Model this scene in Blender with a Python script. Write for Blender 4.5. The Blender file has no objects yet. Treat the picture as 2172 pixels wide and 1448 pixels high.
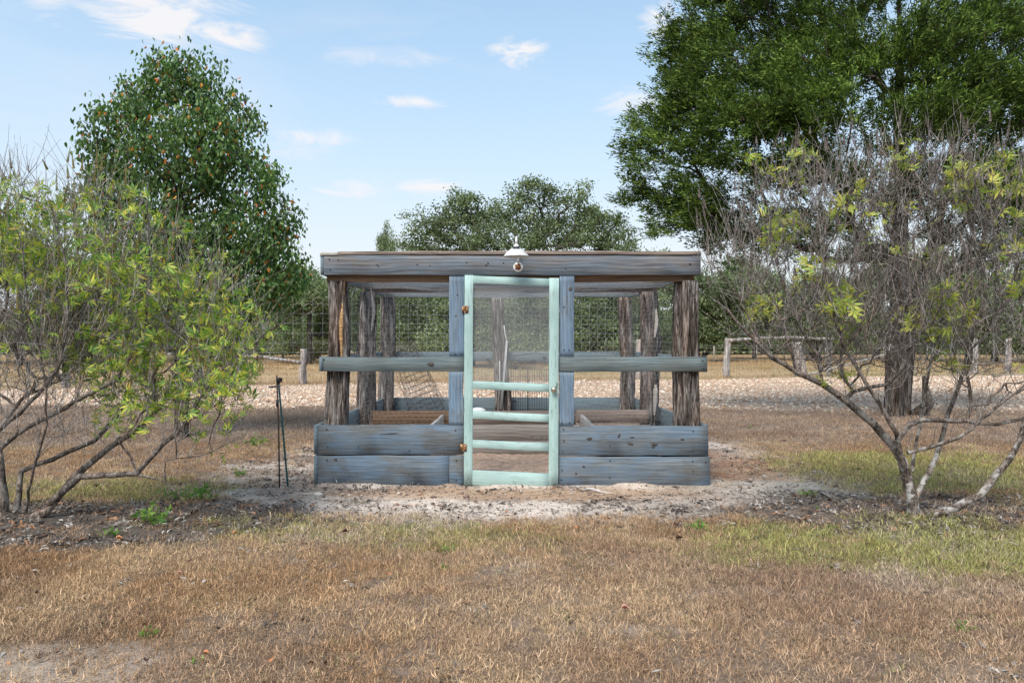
import bpy, math, random
import numpy as np
from mathutils import Vector, Matrix, Euler

random.seed(7)
RNG = np.random.default_rng(11)
SC = bpy.context.scene
R = math.radians
PI = math.pi

# ------------------------------------------------------------------ camera, world, sun, exposure
CAMZ = 1.37
FPX = 1536.0                      # focal length in pixels of the 2172 px wide photograph
cam_d = bpy.data.cameras.new('camera')
cam_d.sensor_width = 36.0
cam_d.lens = 36.0 * FPX / 2172.0
cam_d.clip_start = 0.05
cam_d.clip_end = 3000.0
cam = bpy.data.objects.new('camera', cam_d)
cam.location = (0, 0, CAMZ)
cam.rotation_euler = (R(90), 0, 0)
SC.collection.objects.link(cam)
SC.camera = cam

SUN_EL, SUN_AZ = R(52), R(205)    # azimuth clockwise from +Y: the sun stands behind the camera, a bit to the left
SKY_STRENGTH = 0.086
SUN_STRENGTH = 1.8

vs = SC.view_settings
SC.display_settings.display_device = 'sRGB'
vs.view_transform = 'Standard'
vs.look = 'None'
vs.exposure = 1.16
vs.gamma = 1.0
vs.use_curve_mapping = False


def nd(nt, kind, props=None, **ins):
    n = nt.nodes.new(kind)
    for k, v in (props or {}).items():
        setattr(n, k, v)
    for k, v in ins.items():
        key = int(k[1:]) if (k[0] == 'i' and k[1:].isdigit()) else k.replace('_', ' ')
        s = n.inputs[key]
        if isinstance(v, bpy.types.NodeSocket):
            nt.links.new(v, s)
        elif isinstance(v, bpy.types.Node):
            nt.links.new(v.outputs[0], s)
        else:
            s.default_value = v
    return n


def mth(nt, op, a, b=0.0, c=None, clamp=False):
    kw = dict(i0=a, i1=b)
    if c is not None:
        kw['i2'] = c
    return nd(nt, 'ShaderNodeMath', dict(operation=op, use_clamp=clamp), **kw).outputs[0]


def mixc(nt, f, a, b, blend='MIX'):
    n = nt.nodes.new('ShaderNodeMix')
    n.data_type = 'RGBA'
    n.blend_type = blend
    for idx, v in ((0, f), (6, a), (7, b)):
        s = n.inputs[idx]
        if isinstance(v, bpy.types.NodeSocket):
            nt.links.new(v, s)
        elif isinstance(v, (int, float)):
            s.default_value = v
        else:
            s.default_value = tuple(v) + ((1.0,) if len(v) == 3 else ())
    return n.outputs[2]


def ramp(nt, fac, stops, interp='LINEAR'):
    n = nt.nodes.new('ShaderNodeValToRGB')
    n.color_ramp.interpolation = interp
    el = n.color_ramp.elements
    while len(el) < len(stops):
        el.new(0.5)
    for e, (p, c) in zip(el, stops):
        e.position = p
        if isinstance(c, (int, float)):
            c = (c, c, c)
        e.color = tuple(c) + (1.0,)
    nt.links.new(fac, n.inputs[0])
    return n.outputs[0]


def noise(nt, vec, scale, detail=3.0, rough=0.55, dist=0.0):
    n = nd(nt, 'ShaderNodeTexNoise', None, Scale=scale, Detail=detail, Roughness=rough, Distortion=dist)
    if vec is not None:
        nt.links.new(vec, n.inputs['Vector'])
    return n.outputs[0]


def vscale(nt, vec, s):
    n = nt.nodes.new('ShaderNodeVectorMath')
    n.operation = 'MULTIPLY'
    nt.links.new(vec, n.inputs[0])
    n.inputs[1].default_value = s
    return n.outputs[0]


world = bpy.data.worlds.new('World')
SC.world = world
world.use_nodes = True
wt = world.node_tree
wt.nodes.clear()
sky = wt.nodes.new('ShaderNodeTexSky')
sky.sky_type = 'NISHITA'
sky.sun_disc = False
sky.sun_elevation = SUN_EL
sky.sun_rotation = SUN_AZ
sky.air_density = 1.0
sky.dust_density = 1.2
sky.ozone_density = 1.6
tc = wt.nodes.new('ShaderNodeTexCoord')
sep = nd(wt, 'ShaderNodeSeparateXYZ', None, Vector=tc.outputs['Generated'])
az = mth(wt, 'ARCTAN2', sep.outputs[0], sep.outputs[1])
el = mth(wt, 'ARCSINE', sep.outputs[2])
# thin bright haze that whitens the sky towards the horizon
hz = mth(wt, 'POWER', mth(wt, 'SUBTRACT', 1.0, mth(wt, 'ABSOLUTE', sep.outputs[2]), clamp=True), 2.4)
hzf = mth(wt, 'MULTIPLY_ADD', hz, 0.85, 0.18, clamp=True)
HAZE = mixc(wt, mth(wt, 'MULTIPLY_ADD', hz, 1.7, -0.25, clamp=True), (3.5, 5.5, 7.0), (4.6, 4.85, 5.05))
skyc = mixc(wt, hzf, sky.outputs[0], HAZE)
CLOUD = (4.9, 4.85, 4.95)
cvec = nd(wt, 'ShaderNodeCombineXYZ', None, X=az, Y=el, Z=0.3).outputs[0]
cn = noise(wt, vscale(wt, cvec, (8, 30, 1)), 1.0, 8.0, 0.66, 1.2)
cn2 = noise(wt, vscale(wt, cvec, (2.0, 9, 1)), 1.0, 6.0, 0.62, 0.4)
total = mth(wt, 'MULTIPLY', ramp(wt, cn2, [(0.50, 0.0), (0.80, 1.0)]), 0.30)
for (cx, cy, rx, ry, st) in [
        (95, 22, 70, 36, .95), (330, 45, 190, 50, 1.15), (470, 78, 95, 34, 1.1), (330, -10, 230, 40, .7),
        (1100, 112, 60, 30, 1.0), (1405, 38, 55, 44, 1.15), (870, 218, 80, 14, .75), (665, 292, 100, 20, .65),
        (735, 398, 85, 22, 1.0), (915, 402, 75, 20, 1.0), (820, 122, 150, 22, .42), (1340, 222, 90, 30, .7),
        (1470, 190, 60, 22, .9), (640, 318, 90, 26, .35)]:
    dx = (cx - 1086) / FPX
    dz = (724 - cy) / FPX
    a0 = math.atan(dx)
    e0 = math.atan(dz / math.hypot(1, dx))
    ra = rx / FPX * math.cos(a0) ** 2
    re = ry / FPX
    u = mth(wt, 'DIVIDE', mth(wt, 'SUBTRACT', az, a0), ra)
    v = mth(wt, 'DIVIDE', mth(wt, 'SUBTRACT', el, e0), re)
    d2 = mth(wt, 'ADD', mth(wt, 'MULTIPLY', u, u), mth(wt, 'MULTIPLY', v, v))
    g = mth(wt, 'SUBTRACT', 1.0, mth(wt, 'MULTIPLY', d2, 0.55), clamp=True)
    m = mth(wt, 'MULTIPLY', mth(wt, 'ADD', g, mth(wt, 'MULTIPLY_ADD', cn, 3.6, -2.25)), mth(wt, 'MULTIPLY', g, 1.5 * st), clamp=True)
    total = mth(wt, 'MAXIMUM', total, m)
total = mth(wt, 'MULTIPLY', total, 0.95, clamp=True)
skyc = mixc(wt, total, skyc, CLOUD)
bg = nd(wt, 'ShaderNodeBackground', None, Color=skyc, Strength=SKY_STRENGTH)
wo = wt.nodes.new('ShaderNodeOutputWorld')
wt.links.new(bg.outputs[0], wo.inputs[0])

sun_d = bpy.data.lights.new('sun', 'SUN')
sun_d.energy = SUN_STRENGTH
sun_d.angle = R(28)
sun_d.color = (1.0, 0.94, 0.84)
sun = bpy.data.objects.new('sun', sun_d)
sdir = Vector((math.sin(SUN_AZ) * math.cos(SUN_EL), math.cos(SUN_AZ) * math.cos(SUN_EL), math.sin(SUN_EL)))
sun.rotation_euler = sdir.to_track_quat('Z', 'Y').to_euler()
sun.location = (0, 0, 20)
SC.collection.objects.link(sun)

# ------------------------------------------------------------------ helpers: objects
COL = SC.collection


def tag(o, label=None, cat=None, group=None, kind=None):
    if label: o['label'] = label
    if cat: o['category'] = cat
    if group: o['group'] = group
    if kind: o['kind'] = kind
    return o


WORLDPOS = {}


def wpos(o):
    return WORLDPOS.get(o.name, Vector((0, 0, 0))) if o is not None else Vector((0, 0, 0))


def thing(name, loc, label, cat, group=None):
    o = bpy.data.objects.new(name, None)
    o.empty_display_size = 0.2
    COL.objects.link(o)
    o.location = loc
    WORLDPOS[o.name] = Vector(loc)
    return tag(o, label, cat, group)


def mesh_data(name, V, faces, smooth=False):
    """V (n,3); faces: list of int arrays, each (m,k)."""
    V = np.asarray(V, dtype=np.float32).reshape(-1, 3)
    me = bpy.data.meshes.new(name)
    me.vertices.add(len(V))
    me.vertices.foreach_set('co', V.ravel())
    faces = [np.asarray(f, dtype=np.int32) for f in faces if len(f)]
    nl = sum(f.size for f in faces)
    nf = sum(len(f) for f in faces)
    me.loops.add(nl)
    me.polygons.add(nf)
    me.loops.foreach_set('vertex_index', np.concatenate([f.ravel() for f in faces]))
    starts, acc = [], 0
    for f in faces:
        starts.append(acc + np.arange(len(f)) * f.shape[1])
        acc += f.size
    me.polygons.foreach_set('loop_start', np.concatenate(starts).astype(np.int32))
    if smooth:
        me.polygons.foreach_set('use_smooth', np.ones(nf, dtype=bool))
    me.update(calc_edges=True)
    me.validate()
    return me


def mobj(name, V, faces, mat, parent=None, smooth=False, origin=None, kind=None):
    """One mesh object out of world coordinates; its origin is the parent's (or origin)."""
    pw = wpos(parent)
    og = Vector(origin) if origin is not None else pw
    V = np.asarray(V, dtype=np.float32).reshape(-1, 3) - np.array(og, dtype=np.float32)
    me = mesh_data(name, V, faces, smooth)
    if mat is not None:
        me.materials.append(mat)
    o = bpy.data.objects.new(name, me)
    COL.objects.link(o)
    if parent is not None:
        o.parent = parent
    o.location = og - pw
    WORLDPOS[o.name] = og
    if kind: o['kind'] = kind
    return o


class MB:
    """collects geometry in world coordinates for ONE mesh object"""
    def __init__(s):
        s.V, s.T, s.Q, s.n = [], [], [], 0
        s.N = []

    def add(s, V, faces):
        V = np.asarray(V, dtype=np.float32).reshape(-1, 3)
        for f in faces:
            f = np.asarray(f, dtype=np.int64)
            if not len(f): continue
            if f.shape[1] == 3: s.T.append(f + s.n)
            elif f.shape[1] == 4: s.Q.append(f + s.n)
            else: s.N.append(f + s.n)
        s.V.append(V)
        s.n += len(V)
        return s

    def build(s, name, mat, parent=None, smooth=False, origin=None, kind=None):
        fs = []
        if s.T: fs.append(np.concatenate(s.T))
        if s.Q: fs.append(np.concatenate(s.Q))
        fs += s.N
        return mobj(name, np.concatenate(s.V), fs, mat, parent, smooth, origin, kind)

    # shapes
    def box(s, c, size, rot=None):
        x, y, z = [k / 2 for k in size]
        V = np.array([(-x, -y, -z), (x, -y, -z), (x, y, -z), (-x, y, -z), (-x, -y, z), (x, -y, z), (x, y, z), (-x, y, z)])
        if rot is not None: V = V @ np.array(Euler(rot).to_matrix()).T
        return s.add(V + np.array(c), [[(0, 3, 2, 1), (4, 5, 6, 7), (0, 1, 5, 4), (1, 2, 6, 5), (2, 3, 7, 6), (3, 0, 4, 7)]])

    def tube(s, pts, rad, k=6, caps=True):
        V, F = tube_arrays(pts, rad, k)
        s.add(V, [F])
        if caps:
            n = len(pts)
            s.N_caps(V, n, k)
        return s

    def N_caps(s, V, n, k):
        base = s.n - len(V)
        c = np.arange(k)
        s.N.append((base + c[::-1])[None, :])
        s.N.append((base + (n - 1) * k + c)[None, :])

    def lathe(s, prof, c, k=24, axis='Z'):
        """prof: list of (r, h)"""
        prof = np.array(prof, dtype=float)
        a = np.linspace(0, 2 * PI, k, endpoint=False)
        V = np.zeros((len(prof), k, 3))
        V[..., 0] = prof[:, 0:1] * np.cos(a)
        V[..., 1] = prof[:, 0:1] * np.sin(a)
        V[..., 2] = prof[:, 1:2]
        V = V.reshape(-1, 3)
        if axis == 'Y': V = V[:, [0, 2, 1]] * np.array([1, -1, 1])
        return s.add(V + np.array(c), [grid_faces(len(prof), k, True)])


def grid_faces(n, k, wrap):
    i = np.arange(n - 1)[:, None]
    j = np.arange(k if wrap else k - 1)[None, :]
    j2 = (j + 1) % k
    a = i * k + j
    b = i * k + j2
    return np.stack([a, b, b + k, a + k], axis=-1).reshape(-1, 4)


def tube_arrays(pts, rad, k):
    P = np.asarray(pts, dtype=float)
    n = len(P)
    T = np.empty_like(P)
    T[1:-1] = P[2:] - P[:-2] if n > 2 else T[1:-1]
    T[0] = P[1] - P[0]
    T[-1] = P[-1] - P[-2]
    T /= np.linalg.norm(T, axis=1, keepdims=True) + 1e-9
    mean = T.mean(axis=0)
    ref = np.array([0, 0, 1.0]) if abs(mean[2]) < 0.7 * np.linalg.norm(mean) + 1e-9 else np.array([1.0, 0.1, 0])
    A = np.cross(T, ref)
    A /= np.linalg.norm(A, axis=1, keepdims=True) + 1e-9
    B = np.cross(T, A)
    rad = np.broadcast_to(np.asarray(rad, dtype=float), (n,))
    a = np.linspace(0, 2 * PI, k, endpoint=False)
    V = P[:, None, :] + rad[:, None, None] * (np.cos(a)[None, :, None] * A[:, None, :] + np.sin(a)[None, :, None] * B[:, None, :])
    return V.reshape(-1, 3), grid_faces(n, k, True)


def wires(P0, P1, r, k=3):
    """many straight wires at once: (n,3) ends -> prisms"""
    P0 = np.asarray(P0, dtype=float).reshape(-1, 3)
    P1 = np.asarray(P1, dtype=float).reshape(-1, 3)
    T = P1 - P0
    T /= np.linalg.norm(T, axis=1, keepdims=True) + 1e-9
    ref = np.where(np.abs(T[:, 2:3]) < 0.8, np.array([[0, 0, 1.0]]), np.array([[1.0, 0, 0]]))
    A = np.cross(T, ref)
    A /= np.linalg.norm(A, axis=1, keepdims=True) + 1e-9
    B = np.cross(T, A)
    r = np.broadcast_to(np.asarray(r, dtype=float).reshape(-1, 1, 1), (len(P0), 1, 1))
    a = np.linspace(0, 2 * PI, k, endpoint=False)
    off = r * (np.cos(a)[None, :, None] * A[:, None, :] + np.sin(a)[None, :, None] * B[:, None, :])
    V = np.stack([P0[:, None, :] + off, P1[:, None, :] + off], axis=1).reshape(-1, 3)
    j = np.arange(k)
    f = np.stack([j, (j + 1) % k, (j + 1) % k + k, j + k], axis=-1)
    F = (np.arange(len(P0)) * 2 * k)[:, None, None] + f[None]
    return V, F.reshape(-1, 4)


# ------------------------------------------------------------------ helpers: noise, ground zones
def _hash(ix, iy, seed):
    h = (ix.astype(np.int64) * 374761393 + iy.astype(np.int64) * 668265263 + seed * 1442695041) & 0xFFFFFFFF
    h = ((h ^ (h >> 13)) * 1274126177) & 0xFFFFFFFF
    return ((h ^ (h >> 16)) & 0xFFFF) / 65535.0


def vnoise(x, y, seed=0):
    ix, iy = np.floor(x), np.floor(y)
    fx, fy = x - ix, y - iy
    fx = fx * fx * (3 - 2 * fx)
    fy = fy * fy * (3 - 2 * fy)
    a = _hash(ix, iy, seed); b = _hash(ix + 1, iy, seed)
    c = _hash(ix, iy + 1, seed); d = _hash(ix + 1, iy + 1, seed)
    return (a * (1 - fx) + b * fx) * (1 - fy) + (c * (1 - fx) + d * fx) * fy


def fbm(x, y, sc, octv=4, seed=0):
    t, amp, s = 0.0, 1.0, 0.0
    for o in range(octv):
        t = t + amp * vnoise(x * sc * 2 ** o, y * sc * 2 ** o, seed + o * 17)
        s += amp
        amp *= 0.55
    return t / s


def sstep(a, b, x):
    t = np.clip((x - a) / (b - a), 0, 1)
    return t * t * (3 - 2 * t)


def ell(x, y, cx, cy, rx, ry, soft=0.35, nz=0.5, seed=3, sc=1.6):
    d = np.sqrt(((x - cx) / rx) ** 2 + ((y - cy) / ry) ** 2)
    d = d + nz * (fbm(x, y, sc, 4, seed) - 0.5) * 2
    return 1 - sstep(1 - soft, 1 + soft, d)


def fence_y(x):
    return 25.3 + 0.27 * x


def zones(x, y):
    x = np.asarray(x, dtype=float); y = np.asarray(y, dtype=float)
    z = {}
    z['bare'] = np.maximum(ell(x, y, 0.05, 7.25, 3.05, 1.78, 0.16, 0.22, 5),
                           ell(x, y, 2.1, 8.6, 0.9, 2.1, 0.4, 0.5, 6))
    z['bare'] = np.maximum(z['bare'], 0.8 * ell(x, y, -2.3, 8.2, 0.75, 1.7, 0.5, 0.6, 61))
    z['mulch_l'] = ell(x, y, -3.35, 5.45, 2.0, 0.72, 0.3, 0.35, 8)
    z['mulch_r'] = ell(x, y, 3.05, 5.75, 1.9, 0.8, 0.4, 0.4, 9)
    z['green'] = np.maximum.reduce([
        ell(x, y, 3.05, 4.85, 1.6, 0.62, 0.5, 0.6, 12, 2.2),
        0.9 * ell(x, y, 4.3, 7.7, 2.0, 1.2, 0.5, 0.6, 13),
        0.7 * ell(x, y, -3.7, 6.75, 1.5, 0.55, 0.5, 0.5, 14),
        0.55 * ell(x, y, -0.6, 5.1, 0.9, 0.35, 0.6, 0.7, 15, 2.5),
        0.5 * ell(x, y, -1.9, 5.3, 0.6, 0.3, 0.6, 0.7, 16, 2.5)])
    z['pale'] = np.maximum.reduce([
        ell(x, y, -1.95, 3.05, 0.75, 0.22, 0.5, 0.5, 20, 2.5),
        0.7 * ell(x, y, 0.55, 3.45, 0.3, 0.09, 0.5, 0.5, 21, 3),
        0.7 * ell(x, y, 2.05, 2.95, 0.4, 0.12, 0.5, 0.5, 22, 3),
        0.5 * ell(x, y, 1.25, 3.95, 0.4, 0.08, 0.5, 0.5, 23, 3)])
    n = (fbm(x, y, 0.35, 4, 30) - 0.5) * 2.2
    near = 14.6 + n * 0.9 - 0.05 * x
    far = fence_y(x) - 1.0 + n * 0.3
    z['gravel'] = sstep(near - 0.5, near + 0.7, y) * (1 - sstep(far - 0.4, far + 0.4, y))
    z['past'] = sstep(far - 0.2, far + 1.0, y)
    return z


def ground_z(x, y):
    x = np.asarray(x, dtype=float); y = np.asarray(y, dtype=float)
    h = (fbm(x, y, 0.9, 3, 40) - 0.5) * 0.045 + (fbm(x, y, 5.0, 3, 41) - 0.5) * 0.022
    box = sstep(2.6, 1.9, np.abs(x)) * sstep(6.2, 6.8, y) * sstep(11.2, 10.5, y)
    h = h * (1 - 0.75 * box) - 0.006 * box
    z = 0.05 * ell(x, y, -3.3, 5.6, 1.3, 0.5, 0.6, 0.2, 42) + 0.04 * ell(x, y, 3.1, 5.7, 0.8, 0.4, 0.6, 0.2, 43)
    b = sstep(0.10, 0.0, np.abs(y - 6.87)) * sstep(1.95, 1.8, np.abs(x)) * (0.004 + 0.03 * sstep(0.45, 0.7, fbm(x, y, 3.5, 3, 44)))
    return h + z + b


def gz(x, y):
    return float(ground_z(np.array([x]), np.array([y]))[0])


def pxY(x, y, Y):
    """a pixel of the photograph at the distance Y from the camera -> world metres"""
    return ((x - 1086) * Y / FPX, Y, CAMZ - (y - 724) * Y / FPX)


def pxg(x, y):
    Y = CAMZ * FPX / (y - 724)
    X = (x - 1086) * Y / FPX
    return X, Y


# ------------------------------------------------------------------ materials
def new_mat(name):
    m = bpy.data.materials.new(name)
    m.use_nodes = True
    nt = m.node_tree
    nt.nodes.clear()
    out = nt.nodes.new('ShaderNodeOutputMaterial')
    b = nt.nodes.new('ShaderNodeBsdfPrincipled')
    nt.links.new(b.outputs[0], out.inputs[0])
    return m, nt, b, out


def bump(nt, h, b, strength=0.4, dist=0.01):
    n = nd(nt, 'ShaderNodeBump', None, Strength=strength, Distance=dist, Height=h)
    nt.links.new(n.outputs[0], b.inputs['Normal'])


def wood(name, c_dark, c_light, stain, stain_amt, rough=0.8, ring=0.55, knots=True, stain2=None, crack=0.0, fc=1.0):
    m, nt, b, out = new_mat(name)
    t = nt.nodes.new('ShaderNodeTexCoord')
    oi = nt.nodes.new('ShaderNodeObjectInfo')
    off = nd(nt, 'ShaderNodeCombineXYZ', None, X=mth(nt, 'MULTIPLY', oi.outputs['Random'], 37.0),
             Y=mth(nt, 'MULTIPLY', oi.outputs['Random'], 11.0), Z=mth(nt, 'MULTIPLY', oi.outputs['Random'], 23.0)).outputs[0]
    vec = nd(nt, 'ShaderNodeVectorMath', dict(operation='ADD'), i0=t.outputs['Object'], i1=off).outputs[0]
    # knots
    if knots:
        vo = nt.nodes.new('ShaderNodeTexVoronoi')
        vo.inputs['Scale'].default_value = 1.0
        vo.inputs['Randomness'].default_value = 1.0
        nt.links.new(vscale(nt, vec, (2.6, 2.0, 6.5)), vo.inputs['Vector'])
        kd = vo.outputs['Distance']
        kf = mth(nt, 'SUBTRACT', 1.0, mth(nt, 'DIVIDE', kd, 0.33), clamp=True)
        kf = mth(nt, 'MULTIPLY', kf, mth(nt, 'GREATER_THAN', nd(nt, 'ShaderNodeSeparateColor', None, Color=vo.outputs['Color']).outputs[0], 0.35))
    else:
        kf = None
    sp = nd(nt, 'ShaderNodeSeparateXYZ', None, Vector=vec)
    low = noise(nt, vscale(nt, vec, (1.1, 4.5, 4.5)), 1.0, 2.0, 0.5, 0.2)
    phase = mth(nt, 'MULTIPLY_ADD', low, 26.0, mth(nt, 'MULTIPLY', sp.outputs[2], 170.0))
    if kf is not None:
        phase = mth(nt, 'MULTIPLY_ADD', kf, 14.0, phase)
    phase = mth(nt, 'ADD', phase, mth(nt, 'MULTIPLY', noise(nt, vscale(nt, vec, (5, 60, 60)), 1.0, 3.0, 0.6), 2.5))
    rg = mth(nt, 'MULTIPLY_ADD', mth(nt, 'SINE', phase), 0.5, 0.5)
    rg = mth(nt, 'POWER', rg, 2.2)
    fib = noise(nt, vscale(nt, vec, (3.2, 150, 150)), 1.0, 4.0, 0.65)
    fib2 = noise(nt, vscale(nt, vec, (0.9, 46, 46)), 1.0, 5.0, 0.68)
    base = mixc(nt, ramp(nt, fib2, [(0.36, 0.0), (0.64, 1.0)]), c_dark, c_light)
    st = noise(nt, vscale(nt, vec, (1.9, 9, 9)), 1.0, 6.0, 0.68, 0.4)
    sf = mth(nt, 'MULTIPLY', ramp(nt, st, [(0.38, 0.0), (0.58, 1.0)]), stain_amt * 1.15)
    sf = mth(nt, 'ADD', sf, stain_amt * 0.18, clamp=True)
    col = mixc(nt, sf, base, stain)
    if stain2 is not None:
        s2 = noise(nt, vscale(nt, vec, (2.5, 5, 5)), 1.0, 5.0, 0.6, 0.5)
        col = mixc(nt, mth(nt, 'MULTIPLY', ramp(nt, s2, [(0.52, 0.0), (0.66, 1.0)]), 0.7), col, stain2)
    dk = mixc(nt, mth(nt, 'MULTIPLY', rg, ring), (1, 1, 1), (0.42, 0.38, 0.36))
    col = mixc(nt, 1.0, col, dk, 'MULTIPLY')
    fb = ramp(nt, fib, [(0.28, 1 - 0.45 * fc), (0.5, 1.0), (0.72, 1 + 0.3 * fc)])
    col = mixc(nt, 1.0, col, fb, 'MULTIPLY')
    if kf is not None:
        col = mixc(nt, ramp(nt, kf, [(0.66, 0.0), (0.80, 0.8), (0.95, 0.95)]), col, (0.035, 0.022, 0.016))
    ck = ramp(nt, noise(nt, vscale(nt, vec, (1.6, 70, 70)), 1.0, 2.0, 0.5), [(0.27, 1.0), (0.31, 0.0)])
    col = mixc(nt, mth(nt, 'MULTIPLY', ck, 0.55 + crack), col, (0.03, 0.025, 0.022))
    if crack > 0:      # old paint: flaked specks along the grain and grime
        ch = ramp(nt, noise(nt, vscale(nt, vec, (9, 70, 70)), 1.0, 4.0, 0.7), [(0.60, 0.0), (0.66, 1.0)])
        col = mixc(nt, mth(nt, 'MULTIPLY', ch, 0.75), col, (0.17, 0.21, 0.20))
        gr = ramp(nt, noise(nt, vscale(nt, vec, (3, 9, 9)), 1.0, 5.0, 0.65), [(0.45, 0.0), (0.70, 1.0)])
        col = mixc(nt, mth(nt, 'MULTIPLY', gr, 0.4), col, (0.25, 0.33, 0.31))
    nt.links.new(col, b.inputs['Base Color'])
    b.inputs['Roughness'].default_value = rough
    b.inputs['Specular IOR Level'].default_value = 0.25
    hh = mth(nt, 'MULTIPLY_ADD', rg, -0.5, fib)
    hh = mth(nt, 'SUBTRACT', hh, mth(nt, 'MULTIPLY', ck, 0.9))
    bump(nt, hh, b, 0.22, 0.003)
    return m


M = {}
M['fascia'] = wood('wood_fascia', (0.115, 0.098, 0.09), (0.25, 0.235, 0.228), (0.135, 0.185, 0.24), 0.5, ring=0.4, knots=False)
M['rail'] = wood('wood_rail', (0.105, 0.115, 0.108), (0.205, 0.22, 0.21), (0.14, 0.195, 0.215), 0.5, ring=0.28, knots=False)
M['plank'] = wood('wood_plank_blue', (0.115, 0.125, 0.125), (0.20, 0.215, 0.22), (0.135, 0.195, 0.265), 0.7, ring=0.25, knots=False,
                  stain2=(0.125, 0.118, 0.105))
M['jamb'] = wood('wood_jamb_blue', (0.145, 0.17, 0.195), (0.235, 0.28, 0.33), (0.165, 0.24, 0.33), 0.7, ring=0.25, knots=False)
M['inner'] = wood('wood_inner_slate', (0.11, 0.14, 0.155), (0.20, 0.245, 0.265), (0.15, 0.21, 0.25), 0.6, ring=0.3)
M['brown'] = wood('wood_brown', (0.14, 0.075, 0.045), (0.33, 0.21, 0.13), (0.22, 0.15, 0.10), 0.3, ring=0.4)
M['brown2'] = wood('wood_brown_grey', (0.17, 0.13, 0.11), (0.34, 0.28, 0.245), (0.27, 0.22, 0.20), 0.3, ring=0.4)
M['greywood'] = wood('wood_grey_partition', (0.27, 0.235, 0.215), (0.42, 0.385, 0.36), (0.36, 0.33, 0.31), 0.3, ring=0.4)
M['cap'] = wood('wood_cap', (0.19, 0.14, 0.115), (0.38, 0.30, 0.25), (0.30, 0.25, 0.22), 0.4, ring=0.75, knots=False)
M['mint'] = wood('paint_mint', (0.375, 0.53, 0.505), (0.425, 0.58, 0.555), (0.40, 0.555, 0.53), 0.6, fc=0.35, ring=0.05, knots=False, rough=0.7, crack=0.15, stain2=(0.29, 0.46, 0.43))
M['pale'] = wood('wood_pale', (0.40, 0.36, 0.32), (0.60, 0.56, 0.52), (0.5, 0.47, 0.44), 0.4, ring=0.3, knots=False)


def bark(name, c0, c1, c2, sx=26, sz=2.2, rough=0.95, bs=0.9, bd=0.02, blot=None):
    m, nt, b, out = new_mat(name)
    t = nt.nodes.new('ShaderNodeTexCoord')
    oi = nt.nodes.new('ShaderNodeObjectInfo')
    off = nd(nt, 'ShaderNodeCombineXYZ', None, Z=mth(nt, 'MULTIPLY', oi.outputs['Random'], 57.0), X=0.0, Y=0.0).outputs[0]
    vec = nd(nt, 'ShaderNodeVectorMath', dict(operation='ADD'), i0=t.outputs['Object'], i1=off).outputs[0]
    n1 = noise(nt, vscale(nt, vec, (sx, sx, sz)), 1.0, 5.0, 0.65, 0.5)
    n2 = noise(nt, vscale(nt, vec, (sx * 4, sx * 4, sz * 3)), 1.0, 4.0, 0.6)
    n3 = noise(nt, vscale(nt, vec, (7, 7, 1.3)), 1.0, 3.0, 0.5)
    col = ramp(nt, mth(nt, 'MULTIPLY_ADD', n2, 0.35, mth(nt, 'MULTIPLY', n1, 0.72)), [(0.40, c0), (0.52, c1), (0.63, c2)])
    fur = ramp(nt, mth(nt, 'ABSOLUTE', mth(nt, 'SUBTRACT', noise(nt, vscale(nt, vec, (sx * 1.5, sx * 1.5, sz * 0.8)), 1.0, 3.0, 0.6, 0.4), 0.5)), [(0.0, 0.25), (0.035, 1.0)])
    col = mixc(nt, 1.0, col, fur, 'MULTIPLY')
    col = mixc(nt, mth(nt, 'MULTIPLY', ramp(nt, n3, [(0.45, 0.0), (0.65, 1.0)]), 0.5), col,
               mixc(nt, 1.0, col, (1.3, 0.98, 0.80), 'MULTIPLY'))
    if blot is not None:
        n4 = noise(nt, vscale(nt, vec, (14, 14, 16)), 1.0, 4.0, 0.6)
        col = mixc(nt, mth(nt, 'MULTIPLY', ramp(nt, n4, [(0.5, 0.0), (0.6, 0.9)]), ramp(nt, nd(nt, 'ShaderNodeSeparateXYZ', None, Vector=t.outputs['Object']).outputs[2], [(0.35, 1.0), (1.0, 0.15)])), col, blot)
    nt.links.new(col, b.inputs['Base Color'])
    b.inputs['Roughness'].default_value = rough
    b.inputs['Specular IOR Level'].default_value = 0.15
    bump(nt, mth(nt, 'MULTIPLY_ADD', n2, 0.3, mth(nt, 'MULTIPLY_ADD', fur, 0.35, n1)), b, bs, bd)
    return m


M['post'] = bark('bark_cedar_post', (0.03, 0.024, 0.021), (0.115, 0.095, 0.084), (0.36, 0.335, 0.32), 24, 3.0)
M['post_grey'] = bark('bark_fence_post', (0.10, 0.09, 0.08), (0.36, 0.34, 0.325), (0.60, 0.58, 0.56), 16, 1.6)
M['bark_dark'] = bark('bark_tree_dark', (0.025, 0.02, 0.017), (0.075, 0.062, 0.053), (0.17, 0.15, 0.135), 12, 2.0)
M['bark_oak'] = bark('bark_oak', (0.03, 0.027, 0.024), (0.085, 0.075, 0.066), (0.17, 0.155, 0.14), 6, 2.0)
M['bark_vitex'] = bark('bark_chaste', (0.045, 0.036, 0.03), (0.125, 0.105, 0.09), (0.29, 0.26, 0.235), 22, 12, bs=0.5, bd=0.006,
                       blot=(0.42, 0.40, 0.375))
M['bark_stem'] = bark('bark_stem_dark', (0.045, 0.037, 0.032), (0.13, 0.112, 0.098), (0.28, 0.255, 0.235), 22, 12, bs=0.5, bd=0.006)
M['twig_dry'] = bark('twig_dry', (0.09, 0.083, 0.077), (0.25, 0.235, 0.22), (0.50, 0.475, 0.455), 20, 3, bs=0.2, bd=0.003)
M['heart'] = wood('wood_heart', (0.30, 0.14, 0.05), (0.62, 0.42, 0.23), (0.5, 0.3, 0.13), 0.4, ring=0.5, knots=False)


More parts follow.
